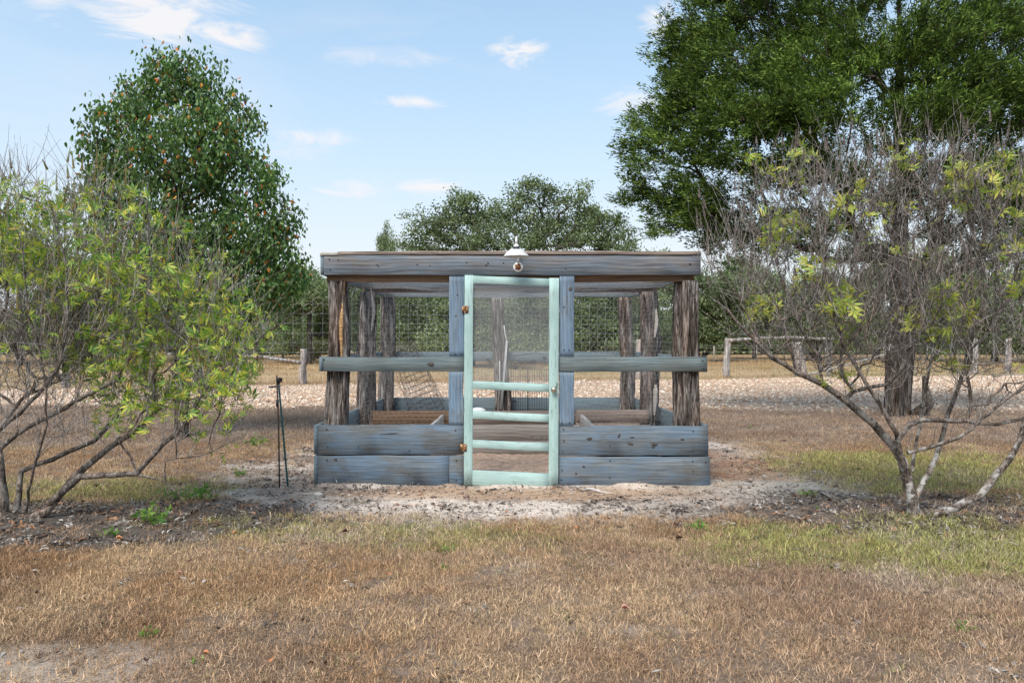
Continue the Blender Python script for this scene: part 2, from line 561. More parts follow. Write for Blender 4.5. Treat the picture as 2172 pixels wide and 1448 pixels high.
def leafmat(name, stops, trans=0.3, rough=0.5, spec=0.35, pos_var=0.25, pos_scale=1.5, tcol=None):
    m, nt, b, out = new_mat(name)
    g = nt.nodes.new('ShaderNodeNewGeometry')
    col = ramp(nt, g.outputs['Random Per Island'], stops)
    n = noise(nt, g.outputs['Position'], pos_scale, 3.0, 0.6)
    k = ramp(nt, n, [(0.3, 1 - pos_var), (0.7, 1 + pos_var)])
    col = mixc(nt, 1.0, col, k, 'MULTIPLY')
    nt.links.new(col, b.inputs['Base Color'])
    b.inputs['Roughness'].default_value = rough
    b.inputs['Specular IOR Level'].default_value = spec
    tr = nt.nodes.new('ShaderNodeBsdfTranslucent')
    tcl = mixc(nt, 1.0, col, (1.2, 1.25, 0.7), 'MULTIPLY')
    nt.links.new(tcl, tr.inputs[0])
    mx = nt.nodes.new('ShaderNodeMixShader')
    mx.inputs[0].default_value = trans
    nt.links.new(b.outputs[0], mx.inputs[1])
    nt.links.new(tr.outputs[0], mx.inputs[2])
    nt.links.new(mx.outputs[0], out.inputs[0])
    return m


M['leaf_pear'] = leafmat('leaf_pear', [(0.0, (0.04, 0.095, 0.03)), (0.45, (0.095, 0.19, 0.05)), (0.9, (0.20, 0.31, 0.09)),
                                       (0.968, (0.16, 0.22, 0.06)), (0.973, (0.80, 0.36, 0.05)), (0.991, (0.70, 0.20, 0.05)), (1.0, (0.34, 0.10, 0.05))],
                         0.32, 0.4, 0.45)
M['leaf_cedar'] = leafmat('leaf_cedar', [(0.0, (0.026, 0.054, 0.013)), (0.5, (0.072, 0.125, 0.024)), (0.85, (0.16, 0.235, 0.042)), (1.0, (0.26, 0.33, 0.075))],
                          0.2, 0.7, 0.15, 0.6, 1.3)
M['leaf_oak'] = leafmat('leaf_oak', [(0.0, (0.07, 0.10, 0.045)), (0.5, (0.165, 0.22, 0.10)), (0.85, (0.26, 0.32, 0.165)), (1.0, (0.34, 0.36, 0.25))],
                        0.35, 0.6, 0.25, 0.35, 0.35)
M['leaf_vitex'] = leafmat('leaf_chaste', [(0.0, (0.10, 0.24, 0.05)), (0.3, (0.25, 0.40, 0.07)), (0.7, (0.48, 0.57, 0.095)), (0.93, (0.66, 0.64, 0.12)),
                                          (1.0, (0.60, 0.45, 0.08))], 0.35, 0.5, 0.3, 0.2, 2.5)
M['leaf_vitex_y'] = leafmat('leaf_chaste_yellow', [(0.0, (0.24, 0.38, 0.08)), (0.5, (0.46, 0.52, 0.10)), (1.0, (0.62, 0.55, 0.12))], 0.35, 0.5, 0.3, 0.15, 2.5)
M['seed_green'] = leafmat('seed_yellow', [(0.0, (0.20, 0.16, 0.06)), (1.0, (0.42, 0.36, 0.13))], 0.1, 0.8, 0.1)
M['seed_brown'] = leafmat('seed_brown', [(0.0, (0.095, 0.075, 0.064)), (1.0, (0.34, 0.29, 0.26))], 0.05, 0.85, 0.1)
M['leaf_weed'] = leafmat('leaf_weed', [(0.0, (0.08, 0.20, 0.04)), (1.0, (0.26, 0.38, 0.08))], 0.3, 0.5, 0.3)
M['leaf_bush'] = leafmat('leaf_bush', [(0.0, (0.10, 0.12, 0.06)), (0.6, (0.2, 0.23, 0.09)), (1.0, (0.38, 0.36, 0.28))], 0.2, 0.6, 0.2, 0.3, 0.8)


def simple(name, col, rough=0.6, metal=0.0, var=0.15, scale=30, spec=0.4, bs=0.0):
    m, nt, b, out = new_mat(name)
    t = nt.nodes.new('ShaderNodeTexCoord')
    n = noise(nt, t.outputs['Object'], scale, 4.0, 0.6)
    k = ramp(nt, n, [(0.3, 1 - var), (0.7, 1 + var)])
    c = mixc(nt, 1.0, col, k, 'MULTIPLY')
    nt.links.new(c, b.inputs['Base Color'])
    b.inputs['Roughness'].default_value = rough
    b.inputs['Metallic'].default_value = metal
    b.inputs['Specular IOR Level'].default_value = spec
    if bs: bump(nt, n, b, bs, 0.01)
    return m


def rusty(name, paint, rust, lo, hi, scale=22, rough=0.5, metal=0.0):
    m, nt, b, out = new_mat(name)
    t = nt.nodes.new('ShaderNodeTexCoord')
    n = noise(nt, t.outputs['Object'], scale, 5.0, 0.65)
    f = ramp(nt, n, [(lo, 0.0), (hi, 1.0)])
    n2 = noise(nt, t.outputs['Object'], scale * 4, 3.0, 0.6)
    rc = mixc(nt, n2, rust, tuple(k * 0.35 for k in rust))
    nt.links.new(mixc(nt, f, paint, rc), b.inputs['Base Color'])
    b.inputs['Roughness'].default_value = rough
    b.inputs['Metallic'].default_value = metal
    bump(nt, mth(nt, 'MULTIPLY_ADD', n2, 0.3, f), b, 0.3, 0.002)
    return m


M['wire'] = simple('galvanised_wire', (0.42, 0.43, 0.44), 0.5, 0.35)
M['wire_dark'] = simple('rusty_wire', (0.11, 0.095, 0.085), 0.7, 0.2)
M['wire_net'] = simple('fence_net_wire', (0.50, 0.52, 0.54), 0.5, 0.25)
M['iron'] = simple('black_iron', (0.035, 0.037, 0.04), 0.6, 0.3)
M['enamel'] = rusty('white_enamel', (0.66, 0.65, 0.63), (0.36, 0.13, 0.04), 0.66, 0.70, 28, 0.3)
M['rust'] = rusty('rust', (0.16, 0.06, 0.025), (0.42, 0.17, 0.05), 0.45, 0.6, 40, 0.9)
M['hinge'] = rusty('rusty_hinge', (0.50, 0.33, 0.17), (0.22, 0.07, 0.02), 0.46, 0.52, 60, 0.6, 0.3)
M['knob'] = simple('worn_brass', (0.52, 0.45, 0.36), 0.28, 0.85, 0.25, 60)
M['label'] = simple('black_label', (0.02, 0.02, 0.025), 0.5)
M['label_print'] = simple('grey_print', (0.3, 0.3, 0.32), 0.6)
M['green_stake'] = simple('green_coated_stake', (0.015, 0.10, 0.10), 0.4, 0.0, 0.3, 40)
M['brown_stake'] = rusty('brown_iron_rod', (0.045, 0.032, 0.028), (0.13, 0.07, 0.045), 0.5, 0.6, 30, 0.85)
M['stone_w'] = simple('limestone', (0.62, 0.58, 0.51), 0.9, 0, 0.2, 20, 0.2, 0.5)
M['pvc'] = simple('white_conduit', (0.60, 0.62, 0.63), 0.5, 0, 0.12, 10)
M['bag'] = simple('white_plastic_bag', (0.72, 0.71, 0.70), 0.6, 0, 0.1, 20)
M['nail'] = simple('nail_steel', (0.03, 0.028, 0.027), 0.7, 0.2)
M['deadleaf'] = leafmat('dead_leaf', [(0.0, (0.16, 0.07, 0.035)), (0.5, (0.36, 0.17, 0.09)), (0.8, (0.45, 0.22, 0.13)), (1.0, (0.09, 0.05, 0.035))], 0.1, 0.7, 0.2)
M['pinkleaf'] = leafmat('pink_leaf', [(0.0, (0.46, 0.22, 0.18)), (1.0, (0.46, 0.22, 0.18))], 0.1, 0.6, 0.3, 0.1)
M['orangeleaf'] = leafmat('orange_leaf', [(0.0, (0.50, 0.22, 0.10)), (1.0, (0.50, 0.22, 0.10))], 0.1, 0.6, 0.3, 0.2, 20)
M['darkleaf'] = leafmat('dark_leaf', [(0.0, (0.085, 0.04, 0.028)), (1.0, (0.085, 0.04, 0.028))], 0.05, 0.7, 0.3, 0.3, 20)


def screen_mat():
    m, nt, b, out = new_mat('insect_screen')
    b.inputs['Base Color'].default_value = (0.33, 0.335, 0.34, 1)
    b.inputs['Roughness'].default_value = 0.6
    t = nt.nodes.new('ShaderNodeTexCoord')
    n = noise(nt, t.outputs['Object'], 3.0, 4.0, 0.6)
    f = ramp(nt, n, [(0.3, 0.27), (0.7, 0.36)])
    tr = nt.nodes.new('ShaderNodeBsdfTransparent')
    mx = nt.nodes.new('ShaderNodeMixShader')
    nt.links.new(f, mx.inputs[0])
    nt.links.new(tr.outputs[0], mx.inputs[1])
    nt.links.new(b.outputs[0], mx.inputs[2])
    nt.links.new(mx.outputs[0], out.inputs[0])
    return m


M['screen'] = screen_mat()


def inst_mat(name, var_isl=0.35, trans=0.15, rough=0.8, var_pos=0.0):
    """takes the colour stored on each scattered point, varied a little from piece to piece"""
    m, nt, b, out = new_mat(name)
    a = nt.nodes.new('ShaderNodeAttribute')
    a.attribute_type = 'INSTANCER'
    a.attribute_name = 'tint'
    g = nt.nodes.new('ShaderNodeNewGeometry')
    k = ramp(nt, g.outputs['Random Per Island'], [(0.0, 1 - var_isl), (0.6, 1.0), (1.0, 1 + var_isl * 1.3)])
    c = mixc(nt, 1.0, a.outputs['Color'], k, 'MULTIPLY')
    if var_pos:
        n = noise(nt, g.outputs['Position'], 60.0, 3.0, 0.6)
        c = mixc(nt, 1.0, c, ramp(nt, n, [(0.3, 1 - var_pos), (0.7, 1 + var_pos)]), 'MULTIPLY')
    nt.links.new(c, b.inputs['Base Color'])
    b.inputs['Roughness'].default_value = rough
    b.inputs['Specular IOR Level'].default_value = 0.15
    if trans > 0:
        tr = nt.nodes.new('ShaderNodeBsdfTranslucent')
        nt.links.new(c, tr.inputs[0])
        mx = nt.nodes.new('ShaderNodeMixShader')
        mx.inputs[0].default_value = trans
        nt.links.new(b.outputs[0], mx.inputs[1])
        nt.links.new(tr.outputs[0], mx.inputs[2])
        nt.links.new(mx.outputs[0], out.inputs[0])
    return m


M['grass'] = inst_mat('grass_blades', 0.6, 0.2)
M['gravel'] = inst_mat('gravel_stones', 0.1, 0.0, 0.9, 0.25)
M['litter'] = inst_mat('litter_bits', 0.5, 0.0, 0.85)


def ground_mat():
    m, nt, b, out = new_mat('ground_soil')
    a = nt.nodes.new('ShaderNodeAttribute')
    a.attribute_name = 'tint'
    g = nt.nodes.new('ShaderNodeNewGeometry')
    P = g.outputs['Position']
    n1 = noise(nt, P, 14.0, 6.0, 0.7)
    n2 = noise(nt, P, 90.0, 4.0, 0.7)
    n3 = noise(nt, P, 2.2, 5.0, 0.6)
    c = mixc(nt, 1.0, a.outputs['Color'], ramp(nt, n1, [(0.32, 0.62), (0.5, 1.0), (0.7, 1.25)]), 'MULTIPLY')
    c = mixc(nt, 1.0, c, ramp(nt, n2, [(0.32, 0.6), (0.5, 1.0), (0.7, 1.3)]), 'MULTIPLY')
    c = mixc(nt, 1.0, c, ramp(nt, n3, [(0.3, 0.85), (0.7, 1.12)]), 'MULTIPLY')
    nt.links.new(c, b.inputs['Base Color'])
    b.inputs['Roughness'].default_value = 0.95
    b.inputs['Specular IOR Level'].default_value = 0.1
    bump(nt, mth(nt, 'MULTIPLY_ADD', n2, 0.4, n1), b, 0.8, 0.02)
    return m


M['ground'] = ground_mat()


# ------------------------------------------------------------------ ground
def lerp3(c, f, col):
    return c * (1 - f[:, None]) + np.array(col)[None] * f[:, None]


def ground_colour(x, y):
    z = zones(x, y)
    c = np.tile(np.array([0.155, 0.108, 0.070]), (len(x), 1))
    n = fbm(x, y, 0.5, 4, 50)
    c = lerp3(c, sstep(0.4, 0.65, n) * 0.6, (0.27, 0.215, 0.18))
    far = sstep(9.5, 11.5, y)
    c = lerp3(c, far * 0.55, (0.26, 0.215, 0.19))
    # pale sand and darker crumbly soil round the enclosure
    nb = fbm(x, y * 1.6, 1.1, 5, 51)
    sand = np.array([0.64, 0.55, 0.475])
    soil = np.array([0.34, 0.27, 0.225])
    sf = sstep(0.30, 0.50, nb + 0.22 * sstep(6.35, 5.9, y) - 0.07 * sstep(1.6, 2.2, np.abs(x)))
    bc = soil[None] * (1 - sf[:, None]) + sand[None] * sf[:, None]
    tanp = ell(x, y, 0.0, 6.55, 1.5, 0.28, 0.4, 0.5, 52, 2)
    bc = bc * (1 - 0.7 * tanp[:, None]) + np.array([0.46, 0.30, 0.185])[None] * 0.7 * tanp[:, None]
    red = ell(x, y, 2.5, 8.2, 0.65, 0.9, 0.6, 0.8, 53, 2.6)
    bc = bc * (1 - 0.75 * red[:, None]) + np.array([0.40, 0.185, 0.09])[None] * 0.75 * red[:, None]
    f = z['bare'][:, None]
    c = c * (1 - f) + bc * f
    c = lerp3(c, z['mulch_l'] * 0.9, (0.115, 0.098, 0.087))
    c = lerp3(c, z['mulch_r'] * 0.85, (0.135, 0.105, 0.088))
    c = lerp3(c, z['green'] * 0.4, (0.17, 0.17, 0.07))
    c = lerp3(c, z['pale'] * 0.7, (0.44, 0.365, 0.30))
    inside = sstep(1.86, 1.84, np.abs(x)) * sstep(6.9, 6.95, y) * sstep(10.36, 10.32, y)
    ic = np.tile(np.array([0.36, 0.27, 0.205]), (len(x), 1))
    c = c * (1 - inside[:, None]) + ic * inside[:, None]
    gn = fbm(x, y, 3.0, 3, 54)
    c = lerp3(c, z['gravel'] * (0.75 + 0.25 * gn), (0.50, 0.375, 0.275))
    c = lerp3(c, z['past'], (0.42, 0.30, 0.175))
    pn = fbm(x * 0.35, y, 0.16, 4, 55)
    c = lerp3(c, z['past'] * sstep(0.42, 0.6, pn) * 0.7, (0.33, 0.20, 0.105))
    c = lerp3(c, z['past'] * sstep(0.55, 0.72, fbm(x * .5, y, 0.2, 3, 56)) * 0.5, (0.30, 0.27, 0.12))
    return c


def make_ground():
    def spaced(lo, hi, n, p):
        t = np.linspace(-1, 1, n)
        return t
    xs = np.concatenate([-np.geomspace(420, 7.5, 60), np.linspace(-7.4, 7.4, 230), np.geomspace(7.5, 420, 60)])
    ys = np.concatenate([-np.geomspace(200, 1.0, 18), np.linspace(0, 2.4, 10), np.linspace(2.5, 9.5, 170), np.linspace(9.6, 16, 60),
                         np.linspace(16.3, 32, 50), np.geomspace(33, 900, 60)])
    X, Y = np.meshgrid(xs, ys)
    x, y = X.ravel(), Y.ravel()
    V = np.stack([x, y, ground_z(x, y)], axis=1)
    F = grid_faces(len(ys), len(xs), False)
    o = mobj('ground', V, [F], M['ground'], smooth=True, kind='structure')
    tag(o, 'dry brown lawn and bare sandy soil around the enclosure')
    c = ground_colour(x, y)
    at = o.data.attributes.new('tint', 'FLOAT_COLOR', 'POINT')
    at.data.foreach_set('color', np.concatenate([c, np.ones((len(c), 1))], axis=1).astype(np.float32).ravel())
    return o


make_ground()


# ------------------------------------------------------------------ scattering (one object, geometry nodes)
def proto_obj(name, V, faces, mat, smooth=False):
    me = mesh_data(name, V, faces, smooth)
    me.materials.append(mat)
    return bpy.data.objects.new(name, me)          # never linked to the scene: only read by the scatter below


def scatter(name, P, tint, scl, protos, label, rot=None, cat=None):
    n = len(P)
    me = bpy.data.meshes.new(name)
    me.vertices.add(n)
    me.vertices.foreach_set('co', np.asarray(P, dtype=np.float32).ravel())
    a = me.attributes.new('tint', 'FLOAT_COLOR', 'POINT')
    a.data.foreach_set('color', np.concatenate([np.asarray(tint), np.ones((n, 1))], axis=1).astype(np.float32).ravel())
    a = me.attributes.new('scl', 'FLOAT', 'POINT')
    a.data.foreach_set('value', np.asarray(scl, dtype=np.float32))
    if rot is None:
        rot = np.zeros((n, 3))
        rot[:, 2] = RNG.uniform(0, 2 * PI, n)
        rot[:, :2] = RNG.normal(0, 0.12, (n, 2))
    a = me.attributes.new('rot', 'FLOAT_VECTOR', 'POINT')
    a.data.foreach_set('vector', np.asarray(rot, dtype=np.float32).ravel())
    a = me.attributes.new('pick', 'INT', 'POINT')
    a.data.foreach_set('value', RNG.integers(0, len(protos), n).astype(np.int32))
    o = bpy.data.objects.new(name, me)
    COL.objects.link(o)
    tag(o, label, cat, None, 'stuff')
    ng = bpy.data.node_groups.new(name + '_scatter', 'GeometryNodeTree')
    ng.interface.new_socket('Geometry', in_out='INPUT', socket_type='NodeSocketGeometry')
    ng.interface.new_socket('Geometry', in_out='OUTPUT', socket_type='NodeSocketGeometry')
    gi = ng.nodes.new('NodeGroupInput')
    go = ng.nodes.new('NodeGroupOutput')
    iop = ng.nodes.new('GeometryNodeInstanceOnPoints')
    jn = ng.nodes.new('GeometryNodeJoinGeometry')
    for p in reversed(protos):
        oi = ng.nodes.new('GeometryNodeObjectInfo')
        oi.inputs[0].default_value = p
        g2 = ng.nodes.new('GeometryNodeGeometryToInstance')
        ng.links.new(oi.outputs['Geometry'], g2.inputs[0])
        ng.links.new(g2.outputs[0], jn.inputs[0])

    def named(nm, ty):
        q = ng.nodes.new('GeometryNodeInputNamedAttribute')
        q.data_type = ty
        q.inputs[0].default_value = nm
        return q.outputs[0]
    ng.links.new(gi.outputs[0], iop.inputs['Points'])
    ng.links.new(jn.outputs[0], iop.inputs['Instance'])
    iop.inputs['Pick Instance'].default_value = True
    ng.links.new(named('pick', 'INT'), iop.inputs['Instance Index'])
    e2r = ng.nodes.new('FunctionNodeEulerToRotation')
    ng.links.new(named('rot', 'FLOAT_VECTOR'), e2r.inputs[0])
    ng.links.new(e2r.outputs[0], iop.inputs['Rotation'])
    ng.links.new(named('scl', 'FLOAT'), iop.inputs['Scale'])
    ng.links.new(iop.outputs[0], go.inputs[0])
    md = o.modifiers.new('scatter', 'NODES')
    md.node_group = ng
    return o


def blade_tuft(name, nb, rad, hmin, hmax, w, curl, flat, mat, seed):
    rg = np.random.default_rng(seed)
    Vs, Fs, n = [], [], 0
    for _ in range(nb):
        a = rg.uniform(0, 2 * PI)
        r = rad * math.sqrt(rg.uniform(0, 1))
        base = np.array([r * math.cos(a), r * math.sin(a), -0.004])
        d = rg.uniform(0, 2 * PI)
        dirh = np.array([math.cos(d), math.sin(d), 0])
        side = np.array([-dirh[1], dirh[0], 0])
        L = rg.uniform(hmin, hmax)
        ang = rg.uniform(0.15, 1.0) * flat           # start lean
        cv = rg.normal(0, curl)
        tw = rg.normal(0, 0.8)
        p = base.copy()
        segs = 3
        ph_ = rg.uniform(-1.6, 1.6)
        pts = [p.copy()]
        for s in range(segs):
            ang += cv / segs + 0.25
            step = L / segs
            ph_ += rg.normal(0, 0.9) * min(flat, 1)
            hd = math.cos(ph_ * flat * .5) * dirh + math.sin(ph_ * flat * .5) * side
            p = p + step * (math.sin(ang) * hd + max(math.cos(ang), -0.3) * np.array([0, 0, 1])) + side * tw * step * 0.2
            p[2] = max(p[2], 0.002)
            pts.append(p.copy())
        ww = w * rg.uniform(0.6, 1.3)
        prof = [1.0, 0.9, 0.6]
        V = []
        for q in range(segs):
            V += [pts[q] - side * ww * prof[q] / 2, pts[q] + side * ww * prof[q] / 2]
        V.append(pts[-1])
        Vs.append(np.array(V))
        Fs.append(np.array([(0, 1, 3), (0, 3, 2), (2, 3, 5), (2, 5, 4), (4, 5, 6)]) + n)
        n += len(V)
    return proto_obj(name, np.concatenate(Vs), [np.concatenate(Fs)], mat)


def scatter_points(n, ylo, yhi, k=0.76, pad=1.9, seed=0):
    rg = np.random.default_rng(seed)
    y = np.sqrt(rg.uniform(0, 1, n) * (yhi ** 2 - ylo ** 2) + ylo ** 2)
    x = rg.uniform(-1, 1, n) * (k * y + pad)
    return x, y


def in_box(x, y, m=0.0):
    return (np.abs(x) < 1.90 + m) & (y > 6.90 - m) & (y < 10.40 + m)


def grass_tint(x, y, seed):
    rg = np.random.default_rng(seed)
    z = zones(x, y)
    n = fbm(x, y, 0.9, 4, 70) + rg.normal(0, 0.07, len(x))
    n2 = fbm(x, y, 1.7, 4, 71) + rg.normal(0, 0.10, len(x))
    c = np.tile(np.array([0.49, 0.32, 0.18]), (len(x), 1))
    c = lerp3(c, sstep(0.40, 0.58, n), (0.42, 0.285, 0.19))
    c = lerp3(c, sstep(0.48, 0.68, n2) * 0.8, (0.64, 0.47, 0.29))
    c = lerp3(c, sstep(0.42, 0.28, n2) * 0.75, (0.38, 0.23, 0.125))
    right = sstep(-0.5, 1.8, x) * sstep(5.4, 4.6, y)
    c = lerp3(c, right * 0.45, (0.38, 0.27, 0.20))
    c = lerp3(c, sstep(0.62, 0.75, fbm(x, y, 0.7, 3, 72) + rg.normal(0, .05, len(x))) * 0.7, (0.53, 0.44, 0.36))
    far = sstep(8.8, 10.5, y)
    c = lerp3(c, far * 0.6, (0.34, 0.26, 0.21))
    gsel = (rg.uniform(0, 1, len(x)) < z['green'] * 0.7).astype(float)
    c = lerp3(c, gsel * 0.9, (0.40, 0.38, 0.13))
    g2 = (rg.uniform(0, 1, len(x)) < z['green'] * 0.2).astype(float)
    c = lerp3(c, g2 * 0.7, (0.28, 0.33, 0.12))
    g3 = (rg.uniform(0, 1, len(x)) < 0.012).astype(float)
    c = lerp3(c, g3 * 0.6, (0.22, 0.27, 0.09))
    return c * rg.uniform(0.75, 1.3, (len(x), 1))


def make_grass():
    near = [blade_tuft('tuft', 46, 0.08, 0.02, 0.052, 0.0028, 1.9, 1.6, M['grass'], 100 + i) for i in range(6)]
    P, T, S = [], [], []
    for (n, lo, hi, sd, s0) in [(37000, 2.1, 6.3, 1, 1.0), (21000, 6.2, 11.0, 2, 1.15), (15000, 10.5, 15.6, 3, 1.5)]:
        x, y = scatter_points(n, lo, hi, seed=sd)
        z = zones(x, y)
        rg = np.random.default_rng(sd + 10)
        dens = 1 - 0.985 * z['bare'] - 0.9 * z['mulch_l'] - 0.85 * z['mulch_r'] - 0.98 * z['gravel'] - 0.55 * z['pale']
        patch = fbm(x, y, 1.3, 3, 75)
        dens = dens * (0.62 + 0.38 * sstep(0.3, 0.5, patch))
        keep = (rg.uniform(0, 1, n) < dens) & ~in_box(x, y, 0.03)
        x, y = x[keep], y[keep]
        zg = zones(x, y)['green']
        P.append(np.stack([x, y, ground_z(x, y)], 1))
        T.append(grass_tint(x, y, sd + 20))
        S.append(np.random.default_rng(sd).uniform(0.75, 1.25, len(x)) * s0 * (1 + 0.15 * zg))
    scatter('dry_grass', np.concatenate(P), np.concatenate(T), np.concatenate(S), near,
            'short dry brown grass covering the lawn in front of and around the enclosure', cat='grass')
    # taller upright blades: yellow green patches by the right shrub
    tall = [blade_tuft('tall_tuft', 16, 0.05, 0.05, 0.10, 0.0036, 0.5, 0.35, M['grass'], 130 + i) for i in range(4)]
    x, y = scatter_points(11500, 2.2, 10.5, seed=31)
    z = zones(x, y)
    rg = np.random.default_rng(33)
    keep = (rg.uniform(0, 1, len(x)) < z['green'] * 0.8 * (1 - z['bare']) * (1 - 0.3 * z['mulch_r']) + 0.03 * (1 - z['bare'])) & ~in_box(x, y, .05)
    x, y = x[keep], y[keep]
    t = grass_tint(x, y, 34)
    zg = zones(x, y)['green']
    t = lerp3(t, sstep(0.25, 0.6, zg) * rg.uniform(0.4, 1, len(x)), (0.42, 0.42, 0.15))
    scatter('green_grass', np.stack([x, y, ground_z(x, y)], 1), t, rg.uniform(0.6, 1.1, len(x)), tall,
            'taller yellow green grass in patches under and behind the bare shrub', cat='grass')
    # pasture beyond the fence
    big = [blade_tuft('pasture_tuft', 14, 0.16, 0.08, 0.2, 0.014, 0.6, 0.5, M['grass'], 150 + i) for i in range(4)]
    x, y = scatter_points(20000, 23.5, 62, 0.8, 2, seed=41)
    z = zones(x, y)
    rg = np.random.default_rng(43)
    keep = rg.uniform(0, 1, len(x)) < z['past'] * (0.25 + 0.75 * sstep(0.4, 0.6, fbm(x, y, .3, 3, 77)))
    x, y = x[keep], y[keep]
    t = np.tile(np.array([0.50, 0.36, 0.20]), (len(x), 1)) * rg.uniform(0.75, 1.2, (len(x), 1))
    scatter('pasture_grass', np.stack([x, y, ground_z(x, y)], 1), t, rg.uniform(0.6, 1.1, len(x)), big,
            'golden dry pasture grass beyond the wire fence', cat='grass')


def ico_stone(name, seed, sub=1):
    rg = np.random.default_rng(seed)
    t = (1 + 5 ** 0.5) / 2
    V = np.array([(-1, t, 0), (1, t, 0), (-1, -t, 0), (1, -t, 0), (0, -1, t), (0, 1, t), (0, -1, -t), (0, 1, -t), (t, 0, -1), (t, 0, 1), (-t, 0, -1), (-t, 0, 1)], float)
    V /= np.linalg.norm(V, axis=1, keepdims=True)
    F = np.array([(0, 11, 5), (0, 5, 1), (0, 1, 7), (0, 7, 10), (0, 10, 11), (1, 5, 9), (5, 11, 4), (11, 10, 2), (10, 7, 6), (7, 1, 8),
                  (3, 9, 4), (3, 4, 2), (3, 2, 6), (3, 6, 8), (3, 8, 9), (4, 9, 5), (2, 4, 11), (6, 2, 10), (8, 6, 7), (9, 8, 1)])
    V = V * rg.uniform(0.7, 1.25, (12, 1)) * np.array([1.0, rg.uniform(0.6, 0.95), rg.uniform(0.4, 0.7)])
    return V, F


def make_gravel():
    protos = []
    for i in range(6):
        V, F = ico_stone('stone', 200 + i)
        protos.append(proto_obj('stone', V, [F], M['gravel']))
    x, y = scatter_points(97000, 12.5, 28.5, 0.78, 2.5, seed=51)
    z = zones(x, y)
    rg = np.random.default_rng(53)
    keep = rg.uniform(0, 1, len(x)) < z['gravel'] * (0.45 + 0.55 * sstep(0.3, 0.55, fbm(x * .5, y, 1.2, 3, 78)))
    x, y = x[keep], y[keep]
    n = len(x)
    pal = np.array([(0.74, 0.60, 0.47), (0.64, 0.46, 0.33), (0.80, 0.71, 0.60), (0.50, 0.32, 0.20), (0.34, 0.23, 0.165), (0.56, 0.40, 0.30)])
    t = pal[rg.choice(6, n, p=[0.26, 0.2, 0.15, 0.12, 0.13, 0.14])] * rg.uniform(0.85, 1.12, (n, 1))
    s = rg.lognormal(-3.85, 0.38, n)
    rot = rg.uniform(-0.5, 0.5, (n, 3)); rot[:, 2] = rg.uniform(0, 6.28, n)
    scatter('gravel', np.stack([x, y, ground_z(x, y) + s * 0.25], 1), t, s, protos,
            'pale limestone gravel of the drive between the lawn and the wire fence', rot, cat='gravel')


def make_litter():
    protos = []
    for i in range(5):
        rg = np.random.default_rng(300 + i)
        Vs, Fs, n = [], [], 0
        for _ in range(9):
            c = np.array([rg.uniform(-.06, .06), rg.uniform(-.06, .06), rg.uniform(0.001, .012)])
            L, W = rg.uniform(.008, .026), rg.uniform(.002, .007)
            a, tl = rg.uniform(0, 6.28), rg.normal(0, .35)
            u = np.array([math.cos(a), math.sin(a), math.sin(tl)])
            v = np.array([-math.sin(a), math.cos(a), rg.normal(0, .4)])
            up = np.array([0, 0, rg.uniform(0, .006)])
            Vs.append(np.array([c - u * L, c + v * W + up, c + u * L, c - v * W + up]))
            Fs.append(np.array([(0, 3, 1), (1, 3, 2)]) + n)
            n += 4
        protos.append(proto_obj('litter_bit', np.concatenate(Vs), [np.concatenate(Fs)], M['litter']))
    x, y = scatter_points(31000, 2.2, 11, seed=61)
    z = zones(x, y)
    rg = np.random.default_rng(63)
    ed = z['bare'] * (0.05 + 0.4 * sstep(0.5, 0.68, fbm(x, y, 1.6, 4, 79)))
    w = np.clip(0.95 * z['mulch_l'] + 0.8 * z['mulch_r'] + ed + 0.035, 0, 1)
    keep = (rg.uniform(0, 1, len(x)) < w) & ~in_box(x, y, 0.02)
    x, y = x[keep], y[keep]
    n = len(x)
    pal = np.array([(0.09, 0.075, 0.065), (0.20, 0.175, 0.155), (0.36, 0.33, 0.30), (0.30, 0.16, 0.09), (0.05, 0.04, 0.035)])
    zz = zones(x, y)
    t = pal[rg.choice(5, n, p=[0.32, 0.25, 0.18, 0.08, 0.17])]
    scatter('leaf_litter', np.stack([x, y, ground_z(x, y)], 1), t, rg.uniform(0.7, 1.5, n), protos,
            'dark crumbs of leaf mulch and twig bits on the bare soil under the shrubs', cat='leaf litter')
    # soil crumbs inside and around
    st = []
    for i in range(4):
        V, F = ico_stone('crumb', 320 + i)
        st.append(proto_obj('crumb', V, [F], M['litter']))
    x, y = scatter_points(14000, 5.4, 9.6, 0.5, 0.2, seed=64)
    z = zones(x, y)
    keep = (np.random.default_rng(65).uniform(0, 1, len(x)) < z['bare'] * 0.8) & ~in_box(x, y, 0.02)
    x, y = x[keep], y[keep]
    n = len(x)
    rg = np.random.default_rng(66)
    s = rg.lognormal(-5.1, 0.5, n)
    pal = np.array([(0.36, 0.28, 0.23), (0.24, 0.18, 0.145), (0.5, 0.44, 0.38), (0.14, 0.105, 0.085)])
    scatter('soil_crumbs', np.stack([x, y, ground_z(x, y) + s * .3], 1), pal[rg.choice(4, n, p=[.35, .35, .1, .2])], s, st,
            'loose crumbs of soil and grit on the sandy ground in front of the door', cat='soil')


make_grass()
make_gravel()
make_litter()

# ------------------------------------------------------------------ the enclosure
FY = 6.92            # front face of the front boards
K = FY / FPX         # metres per photo pixel in that plane


def fx(x): return (x - 1086) * K
def fz(y): return CAMZ - (y - 724) * K


ENC = thing('garden_enclosure', (0, 6.92, 0),
            'square garden enclosure of weathered blue boards on rough cedar posts with wire netting', 'garden enclosure')


